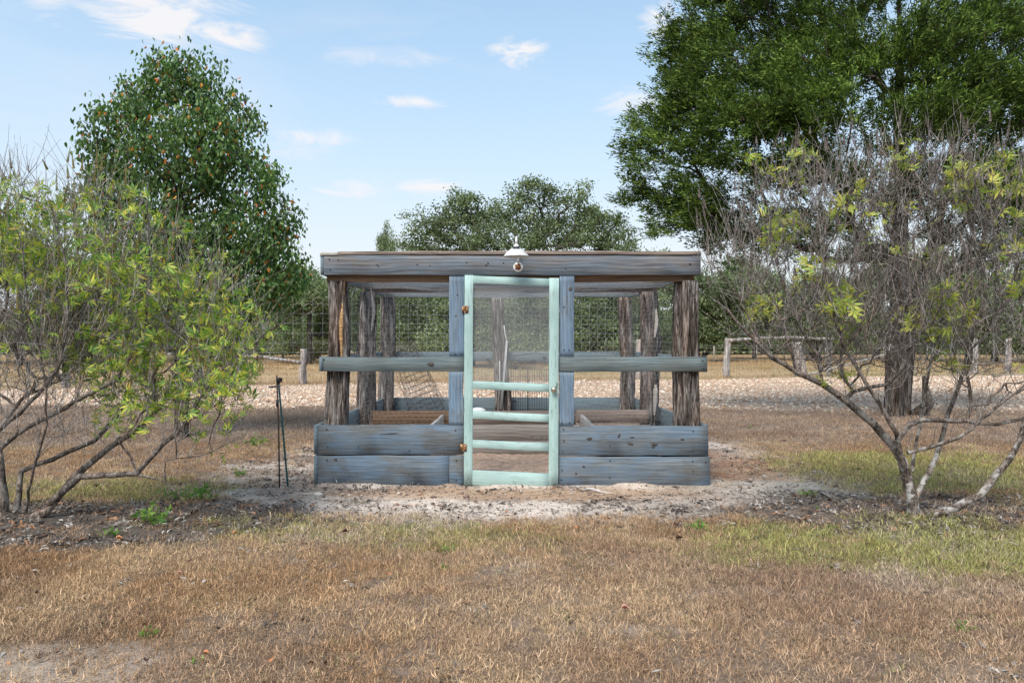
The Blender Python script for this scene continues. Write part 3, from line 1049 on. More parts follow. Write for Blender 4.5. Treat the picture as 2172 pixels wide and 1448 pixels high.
def board(name, c, L, T, H, mat, parent=ENC, rot=(0, 0, 0), warp=0.004, seed=0, nseg=14, bev=0.002, label=None, bow=0.0):
    """a plank: length along its own X, thickness Y, height Z; every plank a mesh of its own"""
    rg = np.random.default_rng(seed + int(abs(c[0]) * 997) + int(abs(c[2]) * 571) + int(abs(c[1]) * 131))
    xs = np.linspace(-L / 2, L / 2, nseg)
    h, t = H / 2, T / 2
    sec = np.array([(-t + bev, -h), (t - bev, -h), (t, -h + bev), (t, h - bev), (t - bev, h), (-t + bev, h), (-t, h - bev), (-t, -h + bev)])
    k = len(sec)
    V = np.zeros((nseg, k, 3))
    w1 = np.cumsum(rg.normal(0, 1, nseg)); w1 -= np.linspace(w1[0], w1[-1], nseg)
    w2 = np.cumsum(rg.normal(0, 1, nseg)); w2 -= np.linspace(w2[0], w2[-1], nseg)
    V[:, :, 0] = xs[:, None]
    V[:, :, 1] = sec[None, :, 0] + (w1 * warp * 0.4)[:, None]
    V[:, :, 2] = sec[None, :, 1] + (w2 * warp * 0.35)[:, None] + (bow * (1 - (2 * xs / L) ** 2))[:, None]
    V[:, :, 2] += rg.normal(0, 0.0008, (nseg, k))
    V = V.reshape(-1, 3)
    F = grid_faces(nseg, k, True)
    caps = np.array([np.arange(k)[::-1], (nseg - 1) * k + np.arange(k)])
    me = mesh_data(name, V, [F, caps])
    me.materials.append(mat)
    o = bpy.data.objects.new(name, me)
    COL.objects.link(o)
    pw = wpos(parent)
    o.parent = parent
    o.location = Vector(c) - pw
    o.rotation_euler = rot
    WORLDPOS[o.name] = Vector(c)
    if label: o['label'] = label
    return o


def hboard(name, x0, x1, y0, y1, mat, Y=FY, T=0.038, **kw):
    """front-facing board from photo pixels measured in the front plane"""
    X0, X1, Z1, Z0 = fx(x0), fx(x1), fz(y0), fz(y1)
    return board(name, ((X0 + X1) / 2, Y + T / 2, (Z0 + Z1) / 2), X1 - X0, T, Z1 - Z0, mat, **kw)


def vboard(name, x0, x1, y0, y1, mat, Y=FY, T=0.038, lean=0.0, **kw):
    X0, X1, Z1, Z0 = fx(x0), fx(x1), fz(y0), fz(y1)
    return board(name, ((X0 + X1) / 2, Y + T / 2, (Z0 + Z1) / 2), Z1 - Z0, T, X1 - X0, mat, rot=(0, R(90) + lean, 0), **kw)


def dboard(name, p0, p1, T, H, mat, **kw):
    """board running from p0 to p1 in the ground plan; p = centre line"""
    p0, p1 = Vector(p0), Vector(p1)
    d = p1 - p0
    return board(name, (p0 + p1) / 2, d.length, T, H, mat, rot=(0, 0, math.atan2(d.y, d.x)), **kw)


# lower front planks
hboard('plank', 675, 983, 901.5, 963.5, M['plank'], label='upper left front plank, blue grey with brown weathering', seed=1)
hboard('plank', 674, 951.8, 966, 1028.5, M['plank'], label='lower left front plank, blue with a dark knot', seed=2)
hboard('plank', 953, 983, 966, 1027, M['plank'], label='short offcut closing the lower plank row beside the door', seed=3, nseg=4)
hboard('plank', 1185, 1502.5, 904, 966, M['plank'], label='upper right front plank, blue with a row of dark knots', seed=4)
hboard('plank', 1185, 1506, 968.5, 1031, M['plank'], label='lower right front plank, deep blue', seed=5)
# middle rail, left and right
hboard('middle_rail', 681, 984, 757, 787.5, M['rail'], Y=FY - 0.003, seed=6)
hboard('middle_rail', 1185, 1500, 757, 788.5, M['rail'], Y=FY - 0.003, seed=7)
# door jambs, each in two pieces above and below the rail
vboard('door_jamb', 952.8, 985, 583.5, 756, M['jamb'], seed=8)
vboard('door_jamb', 952, 983, 788, 901, M['jamb'], seed=9)
vboard('door_jamb', 1187, 1218, 583.5, 756.4, M['jamb'], seed=10)
vboard('door_jamb', 1186, 1217, 789, 903, M['jamb'], seed=11)
# fascia and flat cap on top
hboard('fascia_board', 687, 1486, 541.5, 583, M['fascia'], Y=FY - 0.006, T=0.040, seed=12, nseg=26)
board('cap_board', (fx(1102), 6.975, fz(537.5) + .001), (1486 - 717) * K, 0.14, 0.033, M['cap'], seed=13, nseg=26, bow=0.004)
board('cap_board', (fx(699), 6.975, fz(538.5)), 35.5 * K, 0.14, 0.032, M['pale'], seed=14, nseg=4, label='short pale end piece of the top cap')

# plan of the box: front corners and (slightly drawn in) back corners
FL, FR = (fx(670), 6.93), (fx(1505) - 0.01, 6.965)
BL, BR = (-1.80, 10.33), (1.725, 10.33)
zb = [(0.305, fz(966) - 0.295 + 0.0), ]
for (zc, hh) in ((fz(932.5), 62 * K), (fz(997.3), 62.5 * K)):
    dboard('side_plank', (FL[0], FL[1] - 0.012, zc), (BL[0] - 0.02, BL[1], zc), 0.038, hh - 0.003, M['inner'], seed=15)
    dboard('side_plank', (FR[0] - 0.012, FR[1], zc), (BR[0] + 0.02, BR[1], zc), 0.038, hh - 0.003, M['inner'], seed=16)
    dboard('back_plank', (BL[0] + 0.003, BL[1] + 0.045, zc), (BR[0] - 0.003, BR[1] + 0.045, zc), 0.038, hh - 0.004, M['inner'], seed=17)
# middle rails on the sides and back
zr = fz(772)
dboard('side_rail', (fx(683) - 0.006, 6.915, zr), (-1.845, 10.30, zr), 0.038, 30.5 * K, M['inner'], seed=18)
dboard('side_rail', (1.775, 6.965, zr), (1.74, 10.30, zr), 0.038, 30.5 * K, M['inner'], seed=19)
dboard('back_rail', (-1.86, 10.345, zr), (1.755, 10.345, zr), 0.038, 30.5 * K, M['inner'], seed=20)
# roof: side beams, middle beam pair, back beam, brown joists
zf, hf = fz(562), 41 * K
dboard('roof_side_beam', (fx(684), 6.92, zf), (-1.83, 10.30, zf), 0.038, hf, M['inner'], seed=21)
dboard('roof_side_beam', (fx(1478), 6.96, zf), (1.74, 10.30, zf), 0.038, hf, M['inner'], seed=22)
dboard('roof_beam', (-1.80, 10.345, zf - 0.01), (1.72, 10.345, zf - 0.01), 0.038, hf, M['inner'], seed=23)
dboard('roof_beam', (-1.765, 8.60, zf - 0.004), (1.735, 8.60, zf - 0.004), 0.038, hf, M['fascia'], seed=24)
dboard('roof_joist', (-1.76, 8.655, fz(571)), (1.73, 8.655, fz(571)), 0.06, 46 * K, M['brown2'], seed=25)
dboard('roof_joist', (fx(690), 7.005, fz(572)), (fx(1476), 7.005, fz(572)), 0.06, 47 * K, M['brown'], seed=26)
# cap boards on the sides, the back and the middle
zc_ = fz(538)
dboard('cap_board', (-1.80, 7.05, zc_), (-1.80, 10.3, zc_), 0.14, 0.032, M['cap'], seed=27)
dboard('cap_board', (1.755, 7.05, zc_), (1.72, 10.3, zc_), 0.14, 0.032, M['cap'], seed=28)
dboard('cap_board', (-1.72, 10.34, zc_), (1.64, 10.34, zc_), 0.14, 0.032, M['cap'], seed=29)
# inner partitions of the raised beds
for k_, (zc, hh, mt) in enumerate(((0.475, 0.155, M['brown']), (0.30, 0.185, M['greywood']), (0.11, 0.185, M['greywood']))):
    if k_ == 0:
        dboard('bed_partition', (-1.64, 8.53, zc), (-0.66, 8.53, zc), 0.038, hh, mt, seed=30)
        dboard('bed_partition', (-0.655, 8.53, zc + 0.005), (0.75, 8.53, zc - 0.005), 0.038, hh, M['brown2'], seed=31)
        dboard('bed_partition', (0.76, 8.53, zc + 0.01), (1.62, 8.53, zc + 0.02), 0.038, hh, M['brown2'], seed=32)
    else:
        dboard('bed_partition', (-1.66, 8.53, zc), (1.62, 8.53, zc), 0.038, hh, mt, seed=33 + k_)
for sx in (-1, 1):
    for k_, (zc, hh) in enumerate(((0.44, 0.19), (0.24, 0.19), (0.05, 0.18))):
        o = dboard('bed_divider', (sx * 0.83, 7.02, zc), (sx * 0.81, 8.48, zc - (0.03 if k_ == 0 else 0)), 0.034, hh, M['pale'], seed=40 + k_)


# raised soil inside the beds and the aisle floor
def soil_patch(name, x0, x1, y0, y1, z, seed, mat):
    nx, ny = max(6, int((x1 - x0) / 0.05)), max(6, int((y1 - y0) / 0.05))
    X, Y = np.meshgrid(np.linspace(x0, x1, nx), np.linspace(y0, y1, ny))
    Z = z + (fbm(X, Y, 3.0, 4, seed) - 0.5) * 0.07 + (fbm(X, Y, 12.0, 3, seed + 5) - .5) * 0.03
    o = mobj(name, np.stack([X, Y, Z], -1).reshape(-1, 3), [grid_faces(ny, nx, False)], mat, parent=ENC, smooth=True)
    return o


def soil_mat(name='bed_soil', k=1.0):
    m, nt, b, out = new_mat(name)
    g = nt.nodes.new('ShaderNodeNewGeometry')
    n1 = noise(nt, g.outputs['Position'], 16.0, 6.0, 0.7)
    n2 = noise(nt, g.outputs['Position'], 110.0, 4.0, 0.7)
    c = ramp(nt, n1, [(0.3, (0.15 * k, 0.105 * k, 0.08 * k)), (0.5, (0.27 * k, 0.195 * k, 0.145 * k)), (0.7, (0.38 * k, 0.29 * k, 0.22 * k))])
    c = mixc(nt, 1.0, c, ramp(nt, n2, [(0.3, 0.55), (0.7, 1.35)]), 'MULTIPLY')
    nt.links.new(c, b.inputs['Base Color'])
    b.inputs['Roughness'].default_value = 0.95
    bump(nt, mth(nt, 'MULTIPLY_ADD', n2, 0.4, n1), b, 0.9, 0.02)
    return m


M['soil'] = soil_mat()
M['aisle'] = soil_mat('aisle_sand', 2.0)
soil_patch('bed_soil', -1.80, -0.85, 6.98, 8.5, 0.33, 80, M['soil'])
soil_patch('bed_soil', 0.85, 1.78, 6.98, 8.5, 0.33, 81, M['soil'])
soil_patch('bed_soil', -1.76, 1.68, 8.56, 10.33, 0.36, 82, M['soil'])
soil_patch('aisle_soil', -0.79, 0.79, 6.97, 8.5, 0.045, 83, M['aisle'])


# cedar posts
def cedar_post(px, Yc, r0, r1, z1, seed, name='cedar_post', mat=None, parent=ENC, lean=(0, 0), z0=-0.05, bulge=None, k=46, n=40, label=None, amp=1.0):
    rg = np.random.default_rng(seed)
    a = np.linspace(0, 2 * PI, k, endpoint=False)
    t = np.linspace(0, 1, n)
    lob = sum(rg.uniform(.03, .10) * np.cos((j + 2) * a[None, :] + rg.uniform(0, 6.28) + rg.normal(0, .7) * t[:, None]) for j in range(5))
    fl = rg.normal(0, 0.06, k)[None, :] * (0.7 + 0.6 * fbm(np.tile(a * 3, (n, 1)), np.tile(t[:, None] * 7, (1, k)), 1.0, 3, seed))
    sm = (fbm(np.tile(a * 4, (n, 1)), np.tile(t[:, None] * 14, (1, k)), 1.0, 3, seed + 9) - .5) * 0.14
    cr_ = 0
    for q_ in range(5):
        ac = rg.uniform(0, 2 * PI) + 0.35 * np.cumsum(rg.normal(0, .25, n)) * .5
        da = (a[None, :] - ac[:, None] + PI) % (2 * PI) - PI
        cr_ = cr_ + rg.uniform(.12, .26) * np.exp(-(da / .11) ** 2)
    r = (r0 + (r1 - r0) * t)[:, None] * (1 + amp * (lob + fl + sm - cr_ + .05))
    wx = 0.018 * np.sin(t * rg.uniform(3, 6) + rg.uniform(0, 6)) * amp
    wy = 0.018 * np.sin(t * rg.uniform(3, 6) + rg.uniform(0, 6)) * amp
    V = np.zeros((n, k, 3))
    V[..., 0] = px + (lean[0] * t + wx)[:, None] + r * np.cos(a)
    V[..., 1] = Yc + (lean[1] * t + wy)[:, None] + r * np.sin(a)
    V[..., 2] = (z0 + (z1 - z0) * t)[:, None]
    if bulge is not None:
        bx, bz, br = bulge
        g = np.exp(-((V[..., 2] - bz) / 0.09) ** 2)
        V[..., 0] += br * g * (np.cos(a)[None] * np.sign(bx) > 0.2) * np.sign(bx) * np.abs(np.cos(a))[None]
    V = V.reshape(-1, 3)
    caps = np.array([np.arange(k)[::-1], (n - 1) * k + np.arange(k)])
    o = mobj(name, V, [grid_faces(n, k, True), caps], mat or M['post'], parent=parent, smooth=False, origin=(px, Yc, z0))
    if label: o['label'] = label
    return o


ZT = 2.0
p1 = cedar_post(fx(710) - 0.015, 7.065, 0.118, 0.09, 1.955, 1, lean=(0.02, 0), z0=0.0)
cedar_post(fx(1459) + 0.022, 7.065, 0.113, 0.102, 1.955, 2, z0=0.0)
cedar_post(-1.735, 8.69, 0.112, 0.092, 1.96, 3, lean=(0.0, 0.0), z0=0.0)
cedar_post(1.645, 8.69, 0.103, 0.095, 1.96, 4, z0=0.0, bulge=(1, 1.37, 0.035), lean=(-0.01, 0))
cedar_post(-1.765, 10.24, 0.095, 0.088, 1.99, 5, z0=0.0, lean=(0.0, 0))
cedar_post(1.625, 10.24, 0.094, 0.083, 1.99, 6, z0=0.0, lean=(-0.02, 0))
cedar_post(-0.12, 10.24, 0.108, 0.07, 1.99, 7, z0=0.0, lean=(-0.07, 0), bulge=(1, 1.32, 0.05), mat=M['post_grey'] if False else M['post'],
           label='greyer crooked cedar post seen through the screen')


# exposed wood on two posts: splinters that stand a little proud
def strip(name, pts, w, mat, parent, depth=0.012, seed=0):
    rg = np.random.default_rng(seed)
    P = np.array(pts, float)
    n = 14
    tt = np.linspace(0, 1, n)
    src = np.linspace(0, 1, len(P))
    C = np.stack([np.interp(tt, src, P[:, i]) for i in range(3)], 1)
    ww = w * (0.35 + 0.65 * np.sin(PI * np.clip(tt, .06, .97))) * rg.uniform(0.7, 1.2, n)
    V = []
    for c, q in zip(C, ww):
        V += [c + (-q / 2, depth, 0), c + (-q / 5, -depth * .2, 0), c + (q / 4, -depth * .4, 0), c + (q / 2, depth, 0)]
    return mobj(name, V, [grid_faces(n, 4, False)], mat, parent=parent, origin=tuple(P[0]))


strip('exposed_heartwood', [(fx(722), 6.965, fz(756)), (fx(720), 6.968, fz(700)), (fx(723), 6.972, fz(655)), (fx(727), 6.975, fz(595))], 0.05, M['heart'], p1, 0.02, 1)
pm = [o for o in bpy.data.objects if o.name.startswith('cedar_post')][3]
strip('exposed_wood', [pxY(1388, 880, 8.59), pxY(1391, 840, 8.58), pxY(1392, 815, 8.58)], 0.07, M['pale'], pm, 0.03, 2)
strip('exposed_wood', [pxY(1389, 715, 8.59), pxY(1394, 685, 8.58), pxY(1392, 655, 8.58)], 0.05, M['pale'], pm, 0.03, 3)
p3 = [o for o in bpy.data.objects if o.name.startswith('cedar_post')][2]
strip('exposed_wood', [pxY(788, 700, 8.60), pxY(792, 660, 8.59), pxY(786, 610, 8.6)], 0.045, M['pale'], p3, 0.03, 4)
strip('exposed_heartwood', [pxY(770, 640, 8.59), pxY(771, 615, 8.59), pxY(770, 598, 8.59)], 0.04, M['heart'], p3, 0.03, 5)


# chicken wire
def hexnet(o_, u, v, W, H, cell=0.055, sag=0.0, r=0.0007, seed=0):
    o_, u, v = np.array(o_, float), np.array(u, float), np.array(v, float)
    nrm = np.cross(u, v)
    a, b_ = cell * 0.30, cell * 0.52
    ni, nj = int(W / (cell / 2)), int(H / (a + b_))
    I, J = np.meshgrid(np.arange(ni + 1), np.arange(nj + 1))
    U = I * cell / 2
    Vv = J * (a + b_) + np.where((I + J) % 2 == 1, a, 0.0)
    rg = np.random.default_rng(seed)
    U = U + rg.normal(0, cell * 0.05, U.shape)
    Vv = Vv + rg.normal(0, cell * 0.05, U.shape)
    D = (fbm(U, Vv, 2.0, 3, seed) - 0.5) * 0.05 + sag * (np.sin(PI * U / W) * np.sin(PI * Vv / H))
    P = o_ + U[..., None] * u + Vv[..., None] * v + D[..., None] * nrm
    A = [P[:, :-1].reshape(-1, 3)]; B = [P[:, 1:].reshape(-1, 3)]
    up = ((I + J) % 2 == 1)[:-1]
    A.append(P[:-1][up]); B.append(P[1:][up])
    return wires(np.concatenate(A), np.concatenate(B), r)


def wire_part(name, arrs, mat, parent):
    mb = MB()
    for V, F in arrs: mb.add(V, [F])
    return mb.build(name, mat, parent, kind='stuff')


wire_part('wire_netting', [hexnet((-1.78, 7.19, 0.5), (1, 0, 0), (0, 0, 1), 1.17, 1.47, seed=1)], M['wire'], ENC)
wire_part('wire_netting', [hexnet((0.56, 7.19, 0.5), (1, 0, 0), (0, 0, 1), 1.17, 1.47, seed=2)], M['wire'], ENC)
wire_part('wire_netting', [hexnet((-1.655, 7.15, 0.5), (0, 1, 0), (0, 0, 1), 3.1, 1.47, seed=3, sag=0.03, r=0.0005)], M['wire'], ENC)
wire_part('wire_netting', [hexnet((1.60, 7.15, 0.5), (0, 1, 0), (0, 0, 1), 3.1, 1.47, seed=4, sag=-0.03, r=0.0005)], M['wire'], ENC)
wire_part('wire_netting', [hexnet((-1.75, 10.36, 0.5), (1, 0, 0), (0, 0, 1), 3.45, 1.47, seed=5, cell=0.075, r=0.0009)], M['wire'], ENC)
wire_part('roof_netting', [hexnet((-1.75, 7.05, 2.0), (1, 0, 0), (0, 1, 0), 3.45, 3.25, seed=6, sag=-0.05, cell=0.075, r=0.0009)], M['wire'], ENC)

# knots: dark ovals that the grain flows round, a hair proud of the board face
kn = {}
for (x, y, rx, ry, tilt, key) in [(1250, 930, 9, 4.5, 0, 'a'), (1313, 924, 3.5, 7, .35, 'a'), (1337, 940.5, 8, 4.5, .3, 'a'), (1388, 943, 9, 3.5, 0, 'a'), (1447, 932, 6, 3, 0, 'a'), (1341, 927, 6, 2, 0, 'a'),
                                  (1290, 935.5, 62, 0.9, .03, 'a'), (1430, 938, 70, 0.9, -.02, 'a'), (1238, 989, 5, 3.5, .2, 'b'), (1222, 1004, 3, 3.5, 0, 'b'), (1386, 946, 4, 5, .3, 'a'),
                                  (713, 974.5, 6, 4.5, .2, 'c'), (882, 985, 5.5, 4, .3, 'c'), (806, 993, 14, 3.2, 0, 'c'), (822, 920, 26, 1.6, -.06, 'd'), (913, 563, 6, 4, .2, 'e'), (1245, 557.5, 7, 3.5, 0, 'e'),
                                  (803, 565, 3.5, 2.5, 0, 'e'), (1031, 563, 4, 4, 0, 'e'), (1463, 560, 5, 3, 0, 'e'), (1210, 613.5, 5.5, 6.5, .2, 'f'), (914, 772, 9, 5.5, .2, 'g'), (1256, 774, 6, 5.5, 0, 'h'), (1463, 780.5, 7, 4, .1, 'h'),
                                  (1201, 800, 4, 5, .2, 'i'), (968, 700, 2.5, 5, 0, 'j'), (967, 672, 3, 6, 0, 'j')]:
    yy = FY - 0.006 if y < 583 else (FY - 0.003 if 757 < y < 789 and (x < 950 or x > 1220) else FY)
    rg_ = np.random.default_rng(int(x + y))
    na = 14
    aa = np.linspace(0, 2 * PI, na, endpoint=False)
    q_ = rg_.uniform(.75, 1.15, na)
    rx, ry = rx * .85, ry * .85
    ex, ez = rx * K * np.cos(aa) * q_, ry * K * np.sin(aa) * q_
    ct, st_ = math.cos(tilt), math.sin(tilt)
    V_ = []
    for d_, sc_ in ((-0.0012, .9), (0.003, 1.0)):
        V_ += [(fx(x) + (a_ * ct + b_ * st_) * sc_, yy + d_, fz(y) + (b_ * ct - a_ * st_) * sc_) for a_, b_ in zip(ex, ez)]
    kn.setdefault('all', MB()).add(V_, [np.arange(na)[::-1][None] if False else np.array([(0, i + 1, i) for i in range(1, na - 1)]), grid_faces(2, na, True)])
M['knot'] = simple('wood_knot', (0.075, 0.066, 0.062), 0.85, 0, 0.5, 120)
kn['all'].build('knots', M['knot'], ENC, kind='stuff')

# nails
nb = MB()
for (x, y) in [(693, 910), (695, 947), (760, 948), (694, 975), (688, 1022), (868, 1006), (868, 955), (966, 912), (968, 976), (968, 1018), (1195, 910), (1196, 935), (1194, 958),
               (1294, 945), (1294, 976), (1293, 1013), (1470, 914), (1470, 957), (1498, 960), (1469, 978), (1470, 999), (1497, 980), (1192, 996), (1190, 1017),
               (699, 550), (718, 551), (800, 562), (803, 565), (885, 561), (912, 563), (990, 557), (1035, 558), (1068, 558), (701, 572), (1200, 570), (1464, 560),
               (966, 752), (980, 751), (970, 625), (1196, 742), (1207, 742), (1191, 897), (1208, 896), (1196, 651), (687, 762), (1490, 765), (1492, 782), (1350, 786)]:
    yy = FY - 0.006 - 0.003 if y < 583 else FY - 0.003
    if 757 < y < 788: yy = FY - 0.006
    nb.box((fx(x), yy, fz(y)), (0.010, 0.006, 0.010), rot=(0, R(45), 0))
nb.build('nail_heads', M['nail'], ENC, kind='stuff')

# ------------------------------------------------------------------ the screen door (a part of the enclosure with sub-parts)
DY = FY - 0.028
door = bpy.data.objects.new('screen_door', None)
COL.objects.link(door)
door.empty_display_size = 0.2
door.parent = ENC
dloc = Vector((fx(985), DY, fz(1030)))
door.location = dloc - wpos(ENC)
WORLDPOS[door.name] = dloc
door['label'] = 'sagging pale mint green screen door with four lower rails'


def drail(xa, xb, ya0, ya1, yb0, yb1, seed, Y=DY + 0.003):
    """rail that drops from left to right: top/bottom pixel rows at both ends"""
    Xa, Xb = fx(xa), fx(xb)
    za, zb2 = fz((ya0 + ya1) / 2), fz((yb0 + yb1) / 2)
    h = ((ya1 - ya0) + (yb1 - yb0)) / 2 * K
    ang = -math.atan2(zb2 - za, Xb - Xa)
    L = math.hypot(Xb - Xa, zb2 - za)
    board('door_rail', ((Xa + Xb) / 2, Y + 0.014, (za + zb2) / 2), L, 0.028, h, M['mint'], parent=door, rot=(0, ang, 0), seed=seed, warp=0.002, nseg=8, bev=0.0025)


vboard('door_stile', 985, 1003.3, 584, 1027, M['mint'], Y=DY, T=0.034, parent=door, seed=50, warp=0.002, lean=R(0.25), bev=0.003)
vboard('door_stile', 1164, 1184.3, 590, 1034, M['mint'], Y=DY, T=0.034, parent=door, seed=51, warp=0.002, lean=R(0.22), bev=0.003)
drail(1003.9, 1166.5, 585, 601, 591.5, 607.5, 52)
drail(1003.3, 1165.6, 808, 824, 814, 831.5, 53)
drail(1002.8, 1164.2, 871, 887, 878, 895, 54)
drail(1002.5, 1163.8, 932.5, 948, 939, 956.5, 55)
drail(1001.8, 1163.4, 996, 1027.5, 1003.5, 1034, 56)
# insect screen in the upper opening
sx0, sx1 = fx(1002), fx(1167)
mobj('insect_screen', [(sx0, DY + 0.034, fz(812)), (sx1, DY + 0.034, fz(818)), (sx1, DY + 0.034, fz(596)), (sx0, DY + 0.034, fz(590))],
     [[(0, 1, 2, 3)]], M['screen'], parent=door)
kb = MB().lathe([(0.0, 0.052), (0.016, 0.050), (0.026, 0.042), (0.029, 0.034), (0.026, 0.025), (0.016, 0.019), (0.010, 0.014), (0.010, 0.006), (0.024, 0.005), (0.026, 0.001), (0.026, 0.0)],
                (fx(1174), DY - 0.0005, fz(825.5)), 28, 'Y')
kb.build('door_knob', M['knob'], door, smooth=True)
hk = MB().tube([(fx(1180), DY - 0.001, fz(822)), (fx(1180), DY - 0.012, fz(819)), (fx(1181), DY - 0.012, fz(813)), (fx(1180.5), DY - .003, fz(811))], 0.003, 6)
hk.build('latch_hook', M['nail'], door)
for (hx, hy) in ((987, 656.5), (983.5, 948)):
    h = MB()
    h.box((fx(hx - 3.8), DY + 0.012, fz(hy)), (6.2 * K, 0.012, 15 * K))
    h.box((fx(hx + 3.6), DY - 0.004, fz(hy)), (6.4 * K, 0.005, 15 * K))
    for q in range(5):
        z0_ = fz(hy + 8) + q * 3.2 * K
        h.tube([(fx(hx - 0.2), DY - 0.004, z0_ + .0008), (fx(hx - 0.2), DY - 0.004, z0_ + 3.05 * K)], 0.0075, 10)
    h.build('hinge', M['hinge'], door)

# rust streak plate on the fascia above the left jamb
rs = MB()
x0, y0 = 980, 545
rs.add([(fx(976), FY - 0.0075, fz(543)), (fx(987), FY - 0.0075, fz(542.6)), (fx(983), FY - 0.0075, fz(548)), (fx(981), FY - 0.0075, fz(551.5)), (fx(979), FY - .0075, fz(548)),
        (fx(976), FY - 0.0055, fz(543)), (fx(987), FY - 0.0055, fz(542.6)), (fx(983), FY - 0.0055, fz(548)), (fx(981), FY - 0.0055, fz(551.5)), (fx(979), FY - .0055, fz(548))],
       [[(0, 4, 3, 2, 1)], [(0, 1, 6, 5), (1, 2, 7, 6), (2, 3, 8, 7), (3, 4, 9, 8), (4, 0, 5, 9)]])
rs.build('rusty_nail_plate', M['hinge'], ENC)

# ------------------------------------------------------------------ barn lamp on the fascia
LY = 6.70


def lz(y): return CAMZ + (724 - y) * LY / FPX
def lx(x): return (x - 1086) * LY / FPX


lamp = thing('barn_lamp', (fx(1099), FY - 0.006, fz(567)), 'old white enamel gooseneck barn lamp with rust, fixed above the screen door', 'lamp')
cx = lx(1095)
sh = MB().lathe([(0.012, lz(517)), (0.016, lz(518.5)), (0.019, lz(520)), (0.030, lz(522.5)), (0.037, lz(525)), (0.043, lz(527)), (0.068, lz(531)), (0.092, lz(535)), (0.096, lz(536.6)), (0.0965, lz(538)), (0.1000, lz(538.4)),
                 (0.119, lz(543.6)), (0.120, lz(544.5)), (0.117, lz(544.5)), (0.100, lz(539)), (0.090, lz(536)), (0.055, lz(531)), (0.02, lz(526)), (0.0, lz(525))],
                (cx, LY, 0), 40)
sh.build('shade', M['enamel'], lamp, smooth=True)
t = np.linspace(0, PI, 14)
ztop = lz(508)
rr = 0.075
gp = [(fx(1099), FY - 0.012, fz(558)), (fx(1099), FY - 0.035, fz(557.5)), (fx(1099), FY - 0.055, fz(554)), (fx(1099), FY - 0.062, fz(545)), (lx(1097), FY - 0.062, ztop - 0.06)]
for a in t:
    yy = (FY - 0.062 + LY) / 2 + math.cos(a) * (FY - 0.062 - LY) / 2
    gp.append((lx(1096.5 - 1.5 * (1 - math.cos(a)) / 2), yy, ztop - 0.03 + 0.062 * math.sin(a)))
gp += [(cx, LY, lz(516)), (cx, LY, lz(519))]
gn_ = MB().tube(gp, 0.0105, 12)
gn_.build('gooseneck_arm', M['enamel'], lamp, smooth=True)
pl = MB().lathe([(0.0, 0.016), (0.028, 0.016), (0.040, 0.012), (0.047, 0.006), (0.049, 0.0)], (fx(1099), FY - 0.0065, fz(567)), 30, 'Y')
plate = pl.build('mounting_plate', M['enamel'], lamp, smooth=True)
rg_ = np.random.default_rng(5)
na = 22
ra = 0.029 * (1 + rg_.normal(0, 0.12, na))
aa = np.linspace(0, 2 * PI, na, endpoint=False)
Vr = [(fx(1099) + q * math.cos(w), FY - 0.0235, fz(567) + q * math.sin(w)) for q, w in zip(ra, aa)] + \
     [(fx(1099) + q * math.cos(w), FY - 0.0200, fz(567) + q * math.sin(w)) for q, w in zip(ra * 1.05, aa)]
mobj('rust_patch', Vr, [np.arange(na)[::-1][None], grid_faces(2, na, True)], M['rust'], parent=plate)
pl2 = MB()
for (dx_, dz_) in ((-0.03, 0.028), (0.03, 0.026)):
    pl2.box((fx(1099) + dx_, FY - 0.0195, fz(567) + dz_), (0.007, 0.004, 0.007))
pl2.build('screw_heads', M['nail'], plate, kind='stuff')
# maker's label on the neck
lb = MB().box((cx - 0.002, LY - 0.058, lz(526.2)), (0.066, 0.004, 0.022), rot=(R(-22), 0, 0))
lab = lb.build('name_label', M['label'], lamp)
lp = MB()
for q in range(6):
    lp.box((cx - 0.025 + 0.0075 * q, LY - 0.0612, lz(526.2)), (0.0055, 0.002, 0.007), rot=(R(-22), 0, 0))
lp.build('worn_print', M['label_print'], lab)

# ------------------------------------------------------------------ things inside the enclosure
# roll of welded wire leaning against the back
def wire_roll():
    c0 = np.array(pxY(853, 735, 9.95)); c1 = np.array(pxY(912, 888, 9.65))
    root = thing('wire_roll', tuple(c1), 'crumpled roll of welded wire mesh leaning in the back left of the enclosure', 'wire roll')
    ax = c1 - c0
    L = np.linalg.norm(ax); ax /= L
    s1 = np.cross(ax, (0, 1, 0)); s1 /= np.linalg.norm(s1)
    s2 = np.cross(ax, s1)
    rg = np.random.default_rng(9)
    nl, nc = 15, 34
    A, B = [], []
    T_, PH = np.meshgrid(np.linspace(0, 1, nl), np.linspace(0, 4.6 * PI, nc), indexing='ij')
    Rr = 0.15 + 0.012 * PH / PI + 0.03 * (fbm(T_ * 3, PH * .4, 1, 3, 3) - .5) * 3 + 0.08 * T_
    P = c0 + (T_ * L)[..., None] * ax + (Rr * np.cos(PH))[..., None] * s1 + (0.7 * Rr * np.sin(PH))[..., None] * s2
    P += (rg.normal(0, 0.006, P.shape))
    A += [P[:-1].reshape(-1, 3), P[:, :-1].reshape(-1, 3)]
    B += [P[1:].reshape(-1, 3), P[:, 1:].reshape(-1, 3)]
    wire_part('wire_mesh', [wires(np.concatenate(A), np.concatenate(B), 0.0019)], M['wire_dark'], root)


wire_roll()


